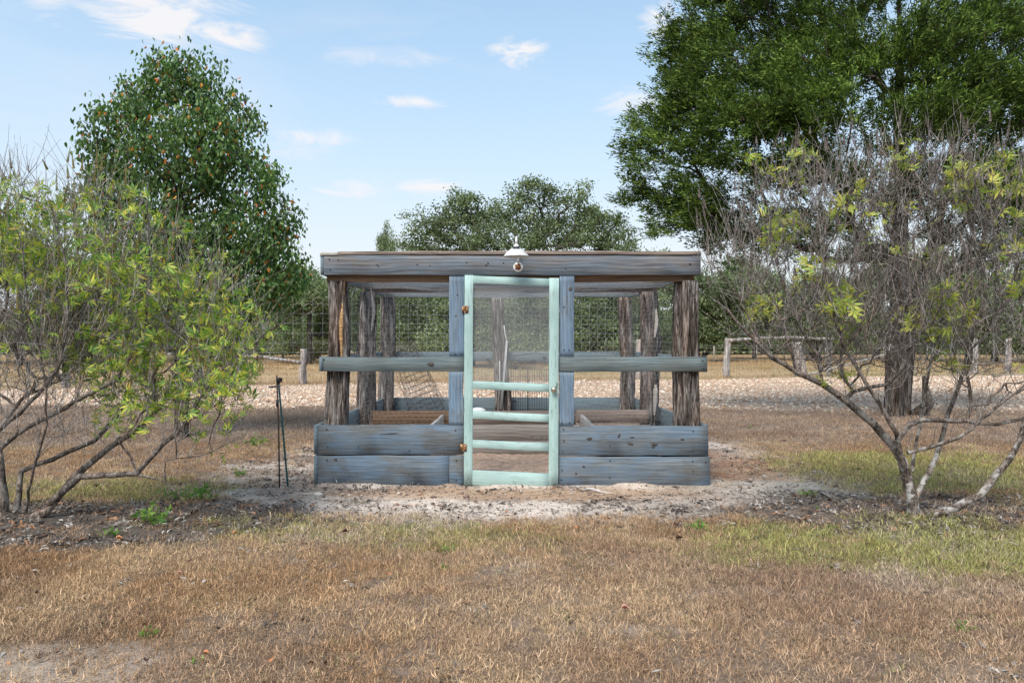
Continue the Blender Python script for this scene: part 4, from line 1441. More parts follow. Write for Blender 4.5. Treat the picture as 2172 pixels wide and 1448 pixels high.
def trellis():
    Y = 10.10
    x0, x1 = pxY(1084, 0, Y)[0], pxY(1184, 0, Y)[0]
    zt, zm, zb_ = pxY(0, 751, Y)[2], pxY(0, 783, Y)[2], 0.30
    root = thing('garden_trellis', ((x0 + x1) / 2, Y, zb_), 'black iron garden trellis with scrolled top and thin upright bars behind the screen door', 'trellis')
    fr = MB()
    arch = [(x0, Y, zm), (x0 + .005, Y, zm + 0.1), (x0 + 0.05, Y, zt - .03), (x0 + 0.15, Y, zt - .004), ((x0 + x1) / 2, Y, zt + .012), (x1 - 0.15, Y, zt - .004), (x1 - 0.05, Y, zt - .03), (x1, Y, zm + .1), (x1, Y, zm)]
    fr.tube(arch, 0.006, 6)
    for xx in (x0, x1, x0 + 0.36 * (x1 - x0)):
        fr.tube([(xx, Y, zb_), (xx, Y, zm)], 0.006, 6)
    for zz in (zm, zm - 0.10, 0.42):
        fr.tube([(x0, Y, zz), (x1, Y, zz)], 0.005 if zz == zm else 0.003, 6)
    fr.build('frame', M['iron'], root)
    n = 20
    for q in range(1, n):
        xx = x0 + (x1 - x0) * q / n
        MB().tube([(xx, Y + 0.004, zb_), (xx, Y + 0.004, zm)], 0.0028, 4).build('upright_bar', M['iron'], root)
    for (cxp, czp, rad_, turns) in ((1106, 767, 0.062, 1.3), (1093, 777, 0.036, 1.2), (1152, 762, 0.05, 1.3), (1170, 774, 0.04, 1.2)):
        cc = pxY(cxp, czp, Y)
        th = np.linspace(0, 2 * PI * turns, 26)
        MB().tube([(cc[0] + rad_ * (1 - k_ / 34) * math.cos(a), Y, cc[2] + rad_ * (1 - k_ / 34) * math.sin(a)) for k_, a in enumerate(th)], 0.0035, 5).build('scroll', M['iron'], root)
    for (cxp, czp) in ((1106, 767), (1130, 765), (1093, 778), (1155, 759)):
        cc = pxY(cxp, czp, Y)
        MB().lathe([(0.0, 0.008), (0.015, 0.007), (0.026, 0.004), (0.03, 0.0), (0.024, -.006), (0, -.008)], (cc[0], Y - .01, cc[2]), 9, 'Y').build('iron_flower', M['iron'], root)


trellis()
cr = thing('conduit_bundle', (-0.13, 10.08, 0.36), 'three thin white plastic tubes leaning on the crooked middle post', 'tube')
for (pts, r_) in (([(1061, 868), (1068, 800), (1074, 720), (1071, 706), (1069, 690)], 0.008), ([(1056, 868), (1060, 800), (1060, 765)], 0.006), ([(1064, 868), (1071, 790), (1076, 722)], 0.006)):
    MB().tube([pxY(a, b, 10.09) for a, b in pts], r_, 8).build('white_tube', M['pvc'], cr, smooth=True)
bgp = pxY(1018, 872, 8.75)
V, F = ico_stone('', 77)
V = np.concatenate([V]) * np.array([0.10, 0.08, 0.085]) + np.array((bgp[0], 8.78, 0.49))
wb = MB().lathe([(0.0, 0.135), (0.045, 0.13), (0.085, 0.115), (0.105, 0.08), (0.11, 0.02), (0.11, -.14)], (bgp[0] - .03, 8.85, 0.50 - .07), 18)
tag(wb.build('plastic_tub', M['bag'], None, smooth=True, origin=(bgp[0] - .03, 8.85, 0.3)), 'white upturned plastic tub on the back bed behind the door', 'tub')


# ------------------------------------------------------------------ stakes left of the enclosure
def stakes():
    Y1 = 6.86
    b1 = pxY(611, 1032, Y1)
    g = thing('garden_stake', (b1[0], Y1, 0), 'thin dark green coated stake leaning against the brown rod', 'stake')
    MB().tube([(b1[0], Y1, -0.03), pxY(599, 900, Y1 - .01), pxY(590, 803, Y1 - .02)], 0.0085, 8).build('rod', M['green_stake'], g, smooth=True)
    rb = MB()
    p0, p1 = np.array((b1[0], Y1, 0)), np.array(pxY(590, 803, Y1 - .02))
    for q in np.linspace(0.02, 0.98, 40):
        c = p0 + (p1 - p0) * q
        rb.box(c, (0.021, 0.021, 0.004))
    rb.build('ridges', M['green_stake'], g, kind='stuff')
    Y2 = 6.80
    b2 = pxY(593, 1034, Y2)
    s = thing('hanger_rod', (b2[0], Y2, 0), 'rusty brown iron rod with a short black side arm and clamp', 'rod')
    MB().tube([(b2[0], Y2, -0.03), pxY(591, 900, Y2), pxY(587, 795, Y2)], 0.0075, 7).build('rod', M['brown_stake'], s, smooth=True)
    MB().tube([pxY(587, 819.5, Y2), pxY(570, 821, Y2)], 0.0075, 7).build('side_arm', M['iron'], s)
    c = pxY(592.5, 806, Y2 - .004)
    cb = MB().box(c, (0.044, 0.03, 0.038)).box((c[0] + .01, c[1], c[2] + .016), (0.03, 0.035, 0.012), (0, .2, 0)).box((c[0] - .006, c[1], c[2] - .025), (.018, .02, .03))
    cb.build('clamp', M['iron'], s)
    MB().box(pxY(588.5, 855, Y2), (0.021, 0.021, 0.07)).build('sleeve', M['iron'], s)


stakes()


# ------------------------------------------------------------------ tree generator
def grow(paths, attr, step, alpha, jitter, rg, straight=0.0, up=0.0):
    pos, par, plen = [], [], []
    for path in paths:                       # path = (parent index or -1, points)
        pi, pts = path
        prev = pi
        for p in pts:
            pos.append(np.array(p, float))
            par.append(prev)
            plen.append(0 if prev < 0 else plen[prev] + np.linalg.norm(pos[-1] - pos[prev]))
            prev = len(pos) - 1
    cap = len(pos) + int(len(attr) * 14) + 100
    PA = np.zeros((cap, 3)); PL = np.zeros(cap)
    n = len(pos)
    PA[:n] = pos; PL[:n] = plen
    par = list(par)
    first_free = 0
    start = pos[0]
    order = np.argsort(np.linalg.norm(attr - start, axis=1) + rg.normal(0, 0.15, len(attr)))
    tips = []
    for ai in order:
        a = attr[ai]
        d = np.linalg.norm(PA[:n] - a, axis=1)
        cost = d + alpha * PL[:n]
        j = int(np.argmin(cost))
        dist = d[j]
        k = max(1, int(dist / step))
        if n + k >= cap: break
        p0 = PA[j].copy()
        prev = j
        for s in range(1, k + 1):
            t = s / k
            q = p0 + (a - p0) * t
            if s < k: q = q + rg.normal(0, jitter * min(dist, 3 * step), 3)
            q[2] += up * dist * (t * t - t)
            PA[n] = q
            PL[n] = PL[prev] + np.linalg.norm(q - PA[prev])
            par.append(prev)
            prev = n
            n += 1
        tips.append(prev)
    return PA[:n], np.array(par), tips


def radii(par, r0, R0, power=0.5):
    n = len(par)
    w = np.zeros(n)
    has = np.zeros(n, bool)
    for i in range(n):
        if par[i] >= 0: has[par[i]] = True
    w[~has] = 1
    for i in range(n - 1, -1, -1):
        if par[i] >= 0: w[par[i]] += w[i]
    return r0 + (R0 - r0) * ((w - 1) / max(w.max() - 1, 1)) ** power


def skin(mb, P, par, rad, thr=((0.03, 7), (0.01, 5), (0, 3))):
    n = len(P)
    child = [[] for _ in range(n)]
    roots = []
    for i, p in enumerate(par):
        if p >= 0: child[p].append(i)
        else: roots.append(i)
    stack = [(r, None) for r in roots]
    while stack:
        s, src = stack.pop()
        chain = [s]
        cur = s
        while child[cur]:
            ch = sorted(child[cur], key=lambda i: -rad[i])
            for c in ch[1:]: stack.append((c, cur))
            cur = ch[0]
            chain.append(cur)
        pts = P[chain]
        rr = rad[chain]
        if src is not None:
            pts = np.vstack([P[src], pts])
            rr = np.concatenate([[min(rad[src], rr[0] * 1.25)], rr])
        if len(pts) < 2: continue
        k = next(kk for lim, kk in thr if rr.max() >= lim)
        V, F = tube_arrays(pts, rr, k)
        mb.add(V, [F])


def blobs_points(blobs, n, rg, shell=0.45, noise_amp=0.0):
    """blobs: (cx,cy,cz,rx,ry,rz,weight) -> points filling them, denser outside"""
    B = np.array(blobs, float)
    w = B[:, 6] * B[:, 3] * B[:, 5]
    idx = rg.choice(len(B), n, p=w / w.sum())
    d = rg.normal(0, 1, (n, 3))
    d /= np.linalg.norm(d, axis=1, keepdims=True)
    r = shell + (1 - shell) * rg.uniform(0, 1, n) ** 0.6
    return B[idx, :3] + d * B[idx, 3:6] * r[:, None]


def rand_rot(n, rg, axis_dir, spread):
    """frames whose X axis scatters round axis_dir (n,3)"""
    a = axis_dir + rg.normal(0, spread, (n, 3))
    a /= np.linalg.norm(a, axis=1, keepdims=True) + 1e-9
    q = rg.normal(0, 1, (n, 3))
    b = np.cross(a, q)
    b /= np.linalg.norm(b, axis=1, keepdims=True) + 1e-9
    c = np.cross(a, b)
    return np.stack([a, b, c], axis=1)       # rows = local axes in world


def place(template, F, pos, fr, scl):
    n, m = len(pos), len(template)
    V = np.einsum('mk,nkj->nmj', template, fr) * scl[:, None, None] + pos[:, None, :]
    FF = (np.arange(n) * m)[:, None, None] + np.asarray(F)[None]
    return V.reshape(-1, 3), FF.reshape(-1, FF.shape[-1])


# leaf templates: length along X, width along Y, Z = curl
LEAF_PEAR = np.array([(0, 0, 0), (0.30, -0.24, .08), (0.30, 0, -.02), (0.30, 0.24, .08), (0.68, -0.20, -.02), (0.70, 0, -.13), (0.68, 0.20, -.02), (1.0, 0, -.36)])
F_PEAR = np.array([(0, 1, 2), (0, 2, 3), (1, 4, 5), (1, 5, 2), (2, 5, 6), (2, 6, 3), (4, 7, 5), (5, 7, 6)])
LEAF_LAN = np.array([(0, 0, 0), (0.45, -0.13, .05), (0.42, 0, 0), (0.45, 0.13, .05), (1.0, 0, -.16)])
F_LAN = np.array([(0, 1, 2), (0, 2, 3), (1, 4, 2), (2, 4, 3)])
LEAF_Q = np.array([(0, 0, 0), (0.5, -0.34, .06), (1, 0, -.05), (0.5, 0.34, .06)])
F_Q = np.array([(0, 1, 3), (1, 2, 3)])
LEAF_T = np.array([(0, -0.12, 0), (0, 0.12, 0.02), (1, 0, 0)])
F_T = np.array([(0, 1, 2)])


# ------------------------------------------------------------------ pear tree, left
def pear():
    rg = np.random.default_rng(21)
    bx, by = pxg(385, 928)
    root = thing('pear_tree', (bx, by, gz(bx, by)), 'cone shaped pear tree with glossy green and a few orange leaves behind the left shrub', 'tree')
    s = by / FPX
    def q(x, y): return ((x - 1086) * s, CAMZ - (y - 724) * s)
    bl = []
    for (x, y, rx, ry, w) in [(365, 165, 62, 60, 1), (330, 150, 40, 40, .7), (415, 160, 55, 52, 1), (450, 200, 50, 50, .8), (300, 230, 70, 70, 1), (470, 260, 75, 80, 1), (240, 275, 55, 55, 1), (390, 290, 130, 110, 1.3),
                              (250, 350, 75, 70, 1), (520, 300, 38, 50, .7), (500, 380, 90, 80, 1.2), (360, 420, 140, 110, 1.3), (215, 420, 60, 60, .8), (575, 400, 40, 45, .8), (590, 470, 48, 55, 1), (540, 500, 100, 80, 1.2),
                              (600, 545, 50, 50, 1), (600, 600, 60, 50, 1), (560, 640, 60, 35, .7), (420, 540, 150, 100, 1.3), (280, 530, 110, 100, 1), (520, 600, 90, 55, 1), (380, 640, 130, 50, .8), (590, 600, 45, 35, .7)]:
        X, Z = q(x, y)
        bl.append((X, by + rg.normal(0, .05), Z, rx * s, min(rx * s * 1.15, 0.95), ry * s, w))
    att = blobs_points(bl, 1000, rg, 0.25)
    ext = rg.uniform(0, 1, len(att)) < .07
    cen = np.array((bx, by, 2.8))
    att[ext] = cen + (att[ext] - cen) * np.array((1.06, 1.06, 1.07))
    att[ext, 2] -= .02
    att = att[(att[:, 2] > 1.6) & (att[:, 2] < 5.42)]
    Xt, Zt = q(385, 150)
    path = [(bx, by, gz(bx, by) - .05), (bx + .01, by, 0.5), (bx + .02, by, 1.1), (bx + .03, by, 1.8), (bx + .02, by, 2.6), (bx - .01, by, 3.4), (bx - .06, by, 4.2), (Xt + .1, by, 4.9)]
    P, par, tips = grow([(-1, path)], att, 0.13, 0.35, 0.05, rg, up=0.15)
    rad = radii(par, 0.0035, 0.10, 0.55)
    mb = MB(); skin(mb, P, par, rad)
    mb.build('trunk', M['bark_dark'], root, smooth=True)
    hang = P[tips]
    n = 28000
    src = hang[rg.integers(0, len(hang), n)]
    inner = P[rg.integers(12, len(P), n)]
    src = np.where((rg.uniform(0, 1, n) < 0.35)[:, None], inner, src)
    src = src[src[:, 2] > 1.5]
    n = len(src)
    pos = src + rg.normal(0, 1, (n, 3)) * np.array([0.085, 0.085, 0.10])
    ax = np.tile(np.array([0, 0, -1.0]), (n, 1))
    fr = rand_rot(n, rg, ax, 0.42)
    V, F = place(LEAF_PEAR, F_PEAR, pos, fr, rg.uniform(0.052, 0.09, n))
    mobj('crown', V, [F], M['leaf_pear'], parent=root)


pear()


# ------------------------------------------------------------------ juniper (cedar), right
def cedar():
    rg = np.random.default_rng(22)
    by = 13.2
    s = by / FPX
    bx = (1895 - 1086) * s
    root = thing('juniper_tree', (bx, by, gz(bx, by)), 'large dark green juniper filling the upper right behind the bare shrub', 'tree')
    def q(x, y, dy=0):
        k = (by + dy) / FPX
        return ((x - 1086) * k, by + dy, CAMZ - (y - 724) * k)
    bl = []
    spec = [(1500, 60, 85, 60, 0, 1), (1460, 130, 60, 50, .5, 1), (1530, 160, 90, 55, -1, 1), (1650, 60, 110, 70, 0, 1), (1460, 215, 50, 35, 0, .8), (1600, 230, 100, 55, -1.3, 1.2),
            (1420, 255, 75, 42, .3, 1.1), (1500, 290, 100, 45, -.5, 1.1), (1395, 300, 60, 38, 0, .9), (1700, 250, 130, 60, -1.8, 1.3), (1760, 150, 130, 60, -1.2, 1.2), (1800, 50, 120, 70, .5, 1.1),
            (1950, 120, 130, 80, -1, 1.2), (2080, 60, 130, 90, 0, 1), (2100, 220, 130, 70, -1, 1.1), (1930, 270, 120, 60, -1.5, 1), (1600, 360, 120, 50, -1, 1.1), (1440, 370, 95, 32, 0, 1), (1365, 365, 48, 26, 0, .8),
            (1360, 405, 50, 26, .2, .8), (1460, 425, 90, 30, 0, .8), (1560, 440, 90, 32, .5, .7), (1750, 370, 120, 50, -1, 1), (1870, 410, 110, 45, 1, .6), (2020, 380, 120, 55, -1, 1), (2130, 400, 100, 60, 0, 1), (2060, 480, 100, 40, 0, .5),
            (1450, 480, 60, 26, .2, .45), (1530, 510, 60, 30, .8, .5), (2200, 300, 160, 200, 0, .7), (2250, 100, 150, 120, .5, .7), (1700, -60, 220, 90, 0, .7), (1950, -80, 220, 90, 0, .7), (1560, -40, 90, 60, 0, .7),
            (1650, 150, 90, 45, 1.5, .8), (2000, 190, 110, 60, 1.8, .8), (1800, 330, 100, 50, 2.0, .7), (2200, 480, 120, 60, 0, .5), (1570, 545, 30, 18, .5, .3), (1480, 440, 90, 40, .2, 1), (1430, 500, 50, 30, 0, .5), (1540, 490, 70, 40, .4, .8), (1660, 470, 110, 45, .3, .7), (1800, 470, 100, 45, .6, .6), (1930, 480, 110, 50, .6, .7), (1990, 560, 80, 40, .8, .5), (2120, 540, 90, 50, .5, .7), (1720, 530, 90, 35, .6, .5), (1850, 540, 80, 35, .8, .5), (1620, 520, 60, 30, .5, .4)]
    for (x, y, rx, ry, dy, w) in spec:
        X, Y_, Z = q(x, y, dy)
        bl.append((X, Y_, Z, rx * s, rx * s * 0.85, ry * s, w))
    att = blobs_points(bl, 1750, rg, 0.2)
    z0 = gz(bx, by) - .05
    path = [(bx, by, z0), (bx + .02, by, .6), (bx + .05, by, 1.3), (bx + .12, by, 2.1), (bx + .1, by, 3.0), (bx + .15, by, 4.0), (bx + .1, by, 5.2), (bx + .12, by, 6.4), (bx + .1, by, 7.6)]
    path2 = [(bx + .25, by + .1, z0), (bx + .3, by + .1, .7), (bx + .42, by + .15, 1.6), (bx + .65, by + .2, 2.6), (bx + 1.0, by + .2, 3.8), (bx + 1.3, by + .3, 5.2)]
    path3 = [(bx - .14, by + .0, z0), (bx - .14, by, .6), (bx - .1, by + .15, 1.5)]
    P, par, tips = grow([(-1, path), (-1, path2), (-1, path3)], att, 0.22, 0.30, 0.06, rg, up=0.1)
    rad = radii(par, 0.007, 0.165, 0.62)
    mb = MB(); skin(mb, P, par, rad)
    # broken stub and leaning slab at the foot
    mb.tube([(bx + .35, by - .1, 0.0), (bx + .55, by - .15, .25), (bx + .5, by - .1, .75)], [0.14, .1, .03], 7)
    mb.build('trunk', M['bark_dark'], root, smooth=True)
    T = P[tips]
    cd = T[:, None, :].repeat(5, 1) + rg.normal(0, 1, (len(T), 5, 3)) * np.array([0.14, 0.14, 0.075])
    cl = cd.reshape(-1, 3)
    out = cl - np.array([bx, by, 0]); out[:, 2] = 0.15 * (cl[:, 2] - 3.5) + 0.75
    out /= np.linalg.norm(out, axis=1, keepdims=True)
    per = 40
    n = len(cl) * per
    dirs = (out + rg.normal(0, 0.45, out.shape)).repeat(per, 0)
    tt = rg.uniform(0, 1, n)
    pos = cl.repeat(per, 0) + dirs * (tt * 0.20)[:, None] + rg.normal(0, 0.040, (n, 3))
    fr = rand_rot(n, rg, dirs, 0.55)
    V, F = place(LEAF_T * np.array([1, 1.25, 1]), F_T, pos, fr, rg.uniform(0.05, 0.10, n))
    mobj('crown', V, [F], M['leaf_cedar'], parent=root)


cedar()


# ------------------------------------------------------------------ chaste tree shrubs
def palmate(pos, dirs, rg, size):
    """hand-shaped leaves: five leaflets each"""
    Vs, Fs, n0 = [], [], 0
    n = len(pos)
    fr = rand_rot(n, rg, dirs, 0.35)
    # flatten: make third axis face up-ish
    sc = rg.uniform(0.45, 1.25, n) * size
    for ang, ls in ((-1.1, .55), (-0.5, .85), (0.05, 1.0), (0.62, .8), (1.2, .45)):
        ca, sa = math.cos(ang), math.sin(ang)
        T = LEAF_LAN.copy()
        T[:, 0] += 0.12
        T = T * ls
        X = T[:, 0] * ca - T[:, 1] * sa
        Y = T[:, 0] * sa + T[:, 1] * ca
        Z = T[:, 2] - 0.12 * T[:, 0]
        V, F = place(np.stack([X, Y, Z], 1), F_LAN, pos, fr, sc)
        Vs.append(V); Fs.append(F + n0); n0 += len(V)
    return np.concatenate(Vs), np.concatenate(Fs)


def spikes(base, dirs, rg, L, nw=16, r=0.005):
    """seed spikes: stem with whorls of small capsules"""
    A, B, pos = [], [], []
    for b, d, l in zip(base, dirs, L):
        A.append(b); B.append(b + d * l)
        for k in range(nw):
            c = b + d * l * (0.12 + 0.88 * k / nw)
            m = 4
            a = rg.uniform(0, 6.28) + np.arange(m) * 2 * PI / m
            s1 = np.cross(d, (0.3, .9, .1)); s1 /= np.linalg.norm(s1); s2 = np.cross(d, s1)
            rr = r * (1.25 - 0.8 * k / nw)
            for q in a:
                pos.append(np.concatenate([c + (math.cos(q) * s1 + math.sin(q) * s2) * rr, [rr]]))
    V1, F1 = wires(A, B, 0.0013)
    pos = np.array(pos)
    oc = np.array([(1, 0, 0), (-1, 0, 0), (0, 1, 0), (0, -1, 0), (0, 0, 1), (0, 0, -1)]) * 0.85
    of = np.array([(0, 2, 4), (2, 1, 4), (1, 3, 4), (3, 0, 4), (2, 0, 5), (1, 2, 5), (3, 1, 5), (0, 3, 5)])
    n = len(pos)
    V2 = (oc[None] * pos[:, 3][:, None, None] + pos[:, None, :3]).reshape(-1, 3)
    F2 = ((np.arange(n) * 6)[:, None, None] + of[None]).reshape(-1, 3)
    return V1, F1, V2, F2


def side_twigs(P, par, idx, rg, L0, L1, k=4, upb=0.7, wob=0.02):
    """fine twigs rising from given nodes; returns arrays of chains"""
    ch = []
    for i in idx:
        p = P[i]
        d = P[i] - P[par[i]] if par[i] >= 0 else np.array([0, 0, 1.0])
        d = d / (np.linalg.norm(d) + 1e-9)
        d = d * 0.55 + rg.normal(0, 0.45, 3) + np.array([0, 0, upb])
        d /= np.linalg.norm(d)
        L = rg.uniform(L0, L1)
        pts = [p]
        for s in range(k):
            d = d + rg.normal(0, 0.13, 3) + np.array([0, 0, 0.05])
            d /= np.linalg.norm(d)
            pts.append(pts[-1] + d * L / k)
        ch.append(np.array(pts))
    return ch


def shrub(name, label, base, Yc, limbs, lr, blobs, n_att, leaf_n, leaf_region, spike_n, seed, leafmat_, seedmat, barkmat, twig_n, spike_region=None):
    rg = np.random.default_rng(seed)
    root = thing(name, (base[0], base[1], gz(*base)), label, 'shrub')
    paths = []
    for l in limbs:
        pts = [np.array(pxY(x, y, Yd)) for (x, y, Yd) in l]
        pts[0][2] = max(pts[0][2], gz(pts[0][0], pts[0][1]) - 0.04) if l[0][1] > 1040 else pts[0][2]
        # resample
        out = [pts[0]]
        for a, b in zip(pts[:-1], pts[1:]):
            k = max(1, int(np.linalg.norm(b - a) / 0.09))
            for s in range(1, k + 1):
                out.append(a + (b - a) * s / k + (rg.normal(0, 0.006, 3) if s < k else 0))
        paths.append((-1, out))
    bl = [(*pxY(x, y, Yd), rx * Yd / FPX, ry_, rz * Yd / FPX, w) for (x, y, Yd, rx, ry_, rz, w) in blobs]
    att = blobs_points(bl, n_att, rg, 0.15)
    att = att[att[:, 2] > 0.25]
    P, par, tips = grow(paths, att, 0.07, 0.16, 0.06, rg, up=0.16)
    # limbs taper as given, what grows out of them follows the number of tips it carries
    w = np.zeros(len(par)); has = np.zeros(len(par), bool)
    for i in range(len(par)):
        if par[i] >= 0: has[par[i]] = True
    w[~has] = 1
    for i in range(len(par) - 1, -1, -1):
        if par[i] >= 0: w[par[i]] += w[i]
    rad = 0.0017 * w ** 0.48
    off = 0
    for (_, pts_), (ra_, rb_) in zip(paths, lr):
        m_ = len(pts_)
        rad[off:off + m_] = ra_ + (rb_ - ra_) * np.linspace(0, 1, m_) ** 0.8
        off += m_
    for i in range(off, len(par)):
        rad[i] = min(rad[i], rad[par[i]] * (0.72 if par[i] < off else 1.0))
    w = None
    mb = MB(); skin(mb, P, par, rad, ((0.012, 8), (0.005, 5), (0, 3)))
    mb.build('branches', barkmat, root, smooth=True)
    idx = rg.integers(10, len(P), twig_n)
    idx = [i for i in idx if P[i][2] > 0.5]
    ch = side_twigs(P, par, idx, rg, 0.12, 0.5)
    A = np.concatenate([c[:-1] for c in ch]); B = np.concatenate([c[1:] for c in ch])
    rr = np.concatenate([np.linspace(0.0025, 0.0011, len(c) - 1) for c in ch])
    V, F = wires(A, B, rr)
    mobj('twigs', V, [F], M['twig_dry'], parent=root)
    ends = np.concatenate([P[tips], np.array([c[-1] for c in ch])])
    edir = np.concatenate([P[tips] - P[par[tips]], np.array([c[-1] - c[-2] for c in ch])])
    edir /= np.linalg.norm(edir, axis=1, keepdims=True) + 1e-9
    allp = np.concatenate([P[par >= 0][::2], np.concatenate(ch)])
    # leaves: clusters
    def weight(p):
        w = np.zeros(len(p))
        px_ = 1086 + p[:, 0] / p[:, 1] * FPX
        py_ = 724 - (p[:, 2] - CAMZ) / p[:, 1] * FPX
        for (x, y, rx, ry, ww) in leaf_region:
            w = np.maximum(w, ww * (((px_ - x) / rx) ** 2 + ((py_ - y) / ry) ** 2 < 1))
        return w
    w = weight(allp)
    sel = np.where(rg.uniform(0, 1, len(allp)) < w)[0]
    if len(sel):
        cl = allp[rg.choice(sel, leaf_n[0])]
        pos = cl.repeat(leaf_n[1], 0) + rg.normal(0, leaf_n[2], (len(cl) * leaf_n[1], 3))
        d = rg.normal(0, 0.6, pos.shape) + np.array([0, -0.15, 0.25])
        V, F = palmate(pos, d, rg, leaf_n[3])
        mobj('foliage', V, [F], leafmat_, parent=root)
    top = ends
    tdir = edir
    if spike_region is not None:
        px_ = 1086 + top[:, 0] / top[:, 1] * FPX
        py_ = 724 - (top[:, 2] - CAMZ) / top[:, 1] * FPX
        ok = np.zeros(len(top), bool)
        for (x, y, rx, ry) in spike_region:
            ok |= (((px_ - x) / rx) ** 2 + ((py_ - y) / ry) ** 2 < 1)
        top, tdir = top[ok], tdir[ok]
    k = min(spike_n, len(top))
    pick = rg.choice(len(top), k, replace=False)
    d = tdir[pick] * 0.3 + np.array([0, 0, 1.0]) + rg.normal(0, 0.12, (k, 3))
    d /= np.linalg.norm(d, axis=1, keepdims=True)
    V1, F1, V2, F2 = spikes(top[pick], d, rg, rg.uniform(0.07, 0.19, k))
    mb = MB().add(V1, [F1]).add(V2, [F2])
    mb.build('seed_spikes', seedmat, root, kind='stuff')
    return root


def left_shrub():
    b = pxg(30, 1112)
    Y = 5.5
    limbs = [
        [(40, 1112, 5.42), (100, 1085, 5.45), (150, 1020, 5.5), (230, 950, 5.6), (300, 905, 5.7), (360, 835, 5.75), (390, 740, 5.8), (405, 640, 5.8), (400, 520, 5.8)],
        [(100, 1070, 5.46), (170, 1010, 5.4), (290, 1005, 5.3), (330, 960, 5.25), (400, 890, 5.2), (450, 800, 5.2), (520, 740, 5.2), (590, 690, 5.2)],
        [(35, 1080, 5.5), (45, 1000, 5.55), (110, 975, 5.6), (200, 935, 5.75), (250, 880, 5.9), (290, 780, 5.95), (300, 640, 6.0), (290, 480, 6.0)],
        [(10, 1090, 5.6), (5, 1020, 5.6), (0, 960, 5.6), (-60, 880, 5.7), (-120, 760, 5.7), (-140, 600, 5.7)],
        [(-10, 960, 5.45), (60, 905, 5.4), (110, 880, 5.35), (160, 850, 5.3), (250, 805, 5.3), (310, 700, 5.3), (320, 560, 5.3), (310, 430, 5.3)],
        [(0, 910, 5.3), (60, 855, 5.2), (120, 790, 5.2), (140, 700, 5.2), (140, 560, 5.2), (110, 440, 5.2)],
        [(55, 1085, 5.5), (70, 1000, 5.35), (100, 900, 5.2), (90, 780, 5.15), (60, 650, 5.1), (40, 500, 5.1)],
        [(290, 1005, 5.3), (350, 1020, 5.25), (400, 1070, 5.2)],
    ]
    blobs = [(50, 420, Y, 90, .35, 60, .9), (90, 720, Y, 130, .5, 130, 1.3), (60, 500, Y, 120, .45, 90, 1), (200, 470, Y, 120, .5, 80, 1), (300, 520, Y, 85, .45, 85, .8), (100, 640, Y, 170, .6, 120, 1.2), (300, 660, Y, 150, .6, 120, 1.2), (440, 660, Y, 90, .4, 110, .8),
             (120, 800, Y, 180, .6, 90, 1.1), (350, 810, Y, 150, .5, 90, 1), (470, 800, 5.3, 90, .3, 120, 1.1), (500, 700, 5.4, 70, .3, 70, .7), (-60, 650, Y, 120, .5, 200, .8), (40, 420, Y, 70, .3, 45, .5), (570, 690, 5.3, 40, .1, 30, .15), (120, 940, 5.3, 180, .4, 60, .35), (380, 930, 5.3, 130, .3, 60, .3)]
    leafreg = [(440, 830, 110, 120, .9), (480, 720, 90, 80, .8), (300, 880, 130, 60, .25), (180, 520, 240, 120, .8), (40, 410, 90, 60, .6), (60, 470, 120, 100, .8), (320, 600, 100, 130, .6), (400, 720, 110, 150, 1.0), (300, 800, 120, 120, 1.0), (460, 850, 60, 100, .9), (430, 620, 60, 80, .25),
               (560, 690, 60, 45, 1), (240, 740, 120, 60, .5), (130, 700, 140, 60, .2), (540, 960, 60, 50, 1)]
    spk = [(60, 400, 90, 90), (150, 430, 120, 90), (220, 460, 90, 100), (340, 480, 90, 110), (430, 640, 120, 120), (500, 720, 120, 90), (230, 650, 200, 120)]
    return shrub('chaste_shrub', 'spreading shrub with lime green fingered leaves and dark bare lower stems at the left edge', b, Y, limbs,
                 [(.034, .008), (.03, .007), (.024, .005), (.03, .006), (.02, .005), (.018, .004), (.012, .004), (.011, .003)], blobs, 1100,
                 (1000, 3, 0.05, 0.076), leafreg, 190, 31, M['leaf_vitex'], M['seed_green'], M['bark_stem'], 3600, spk)


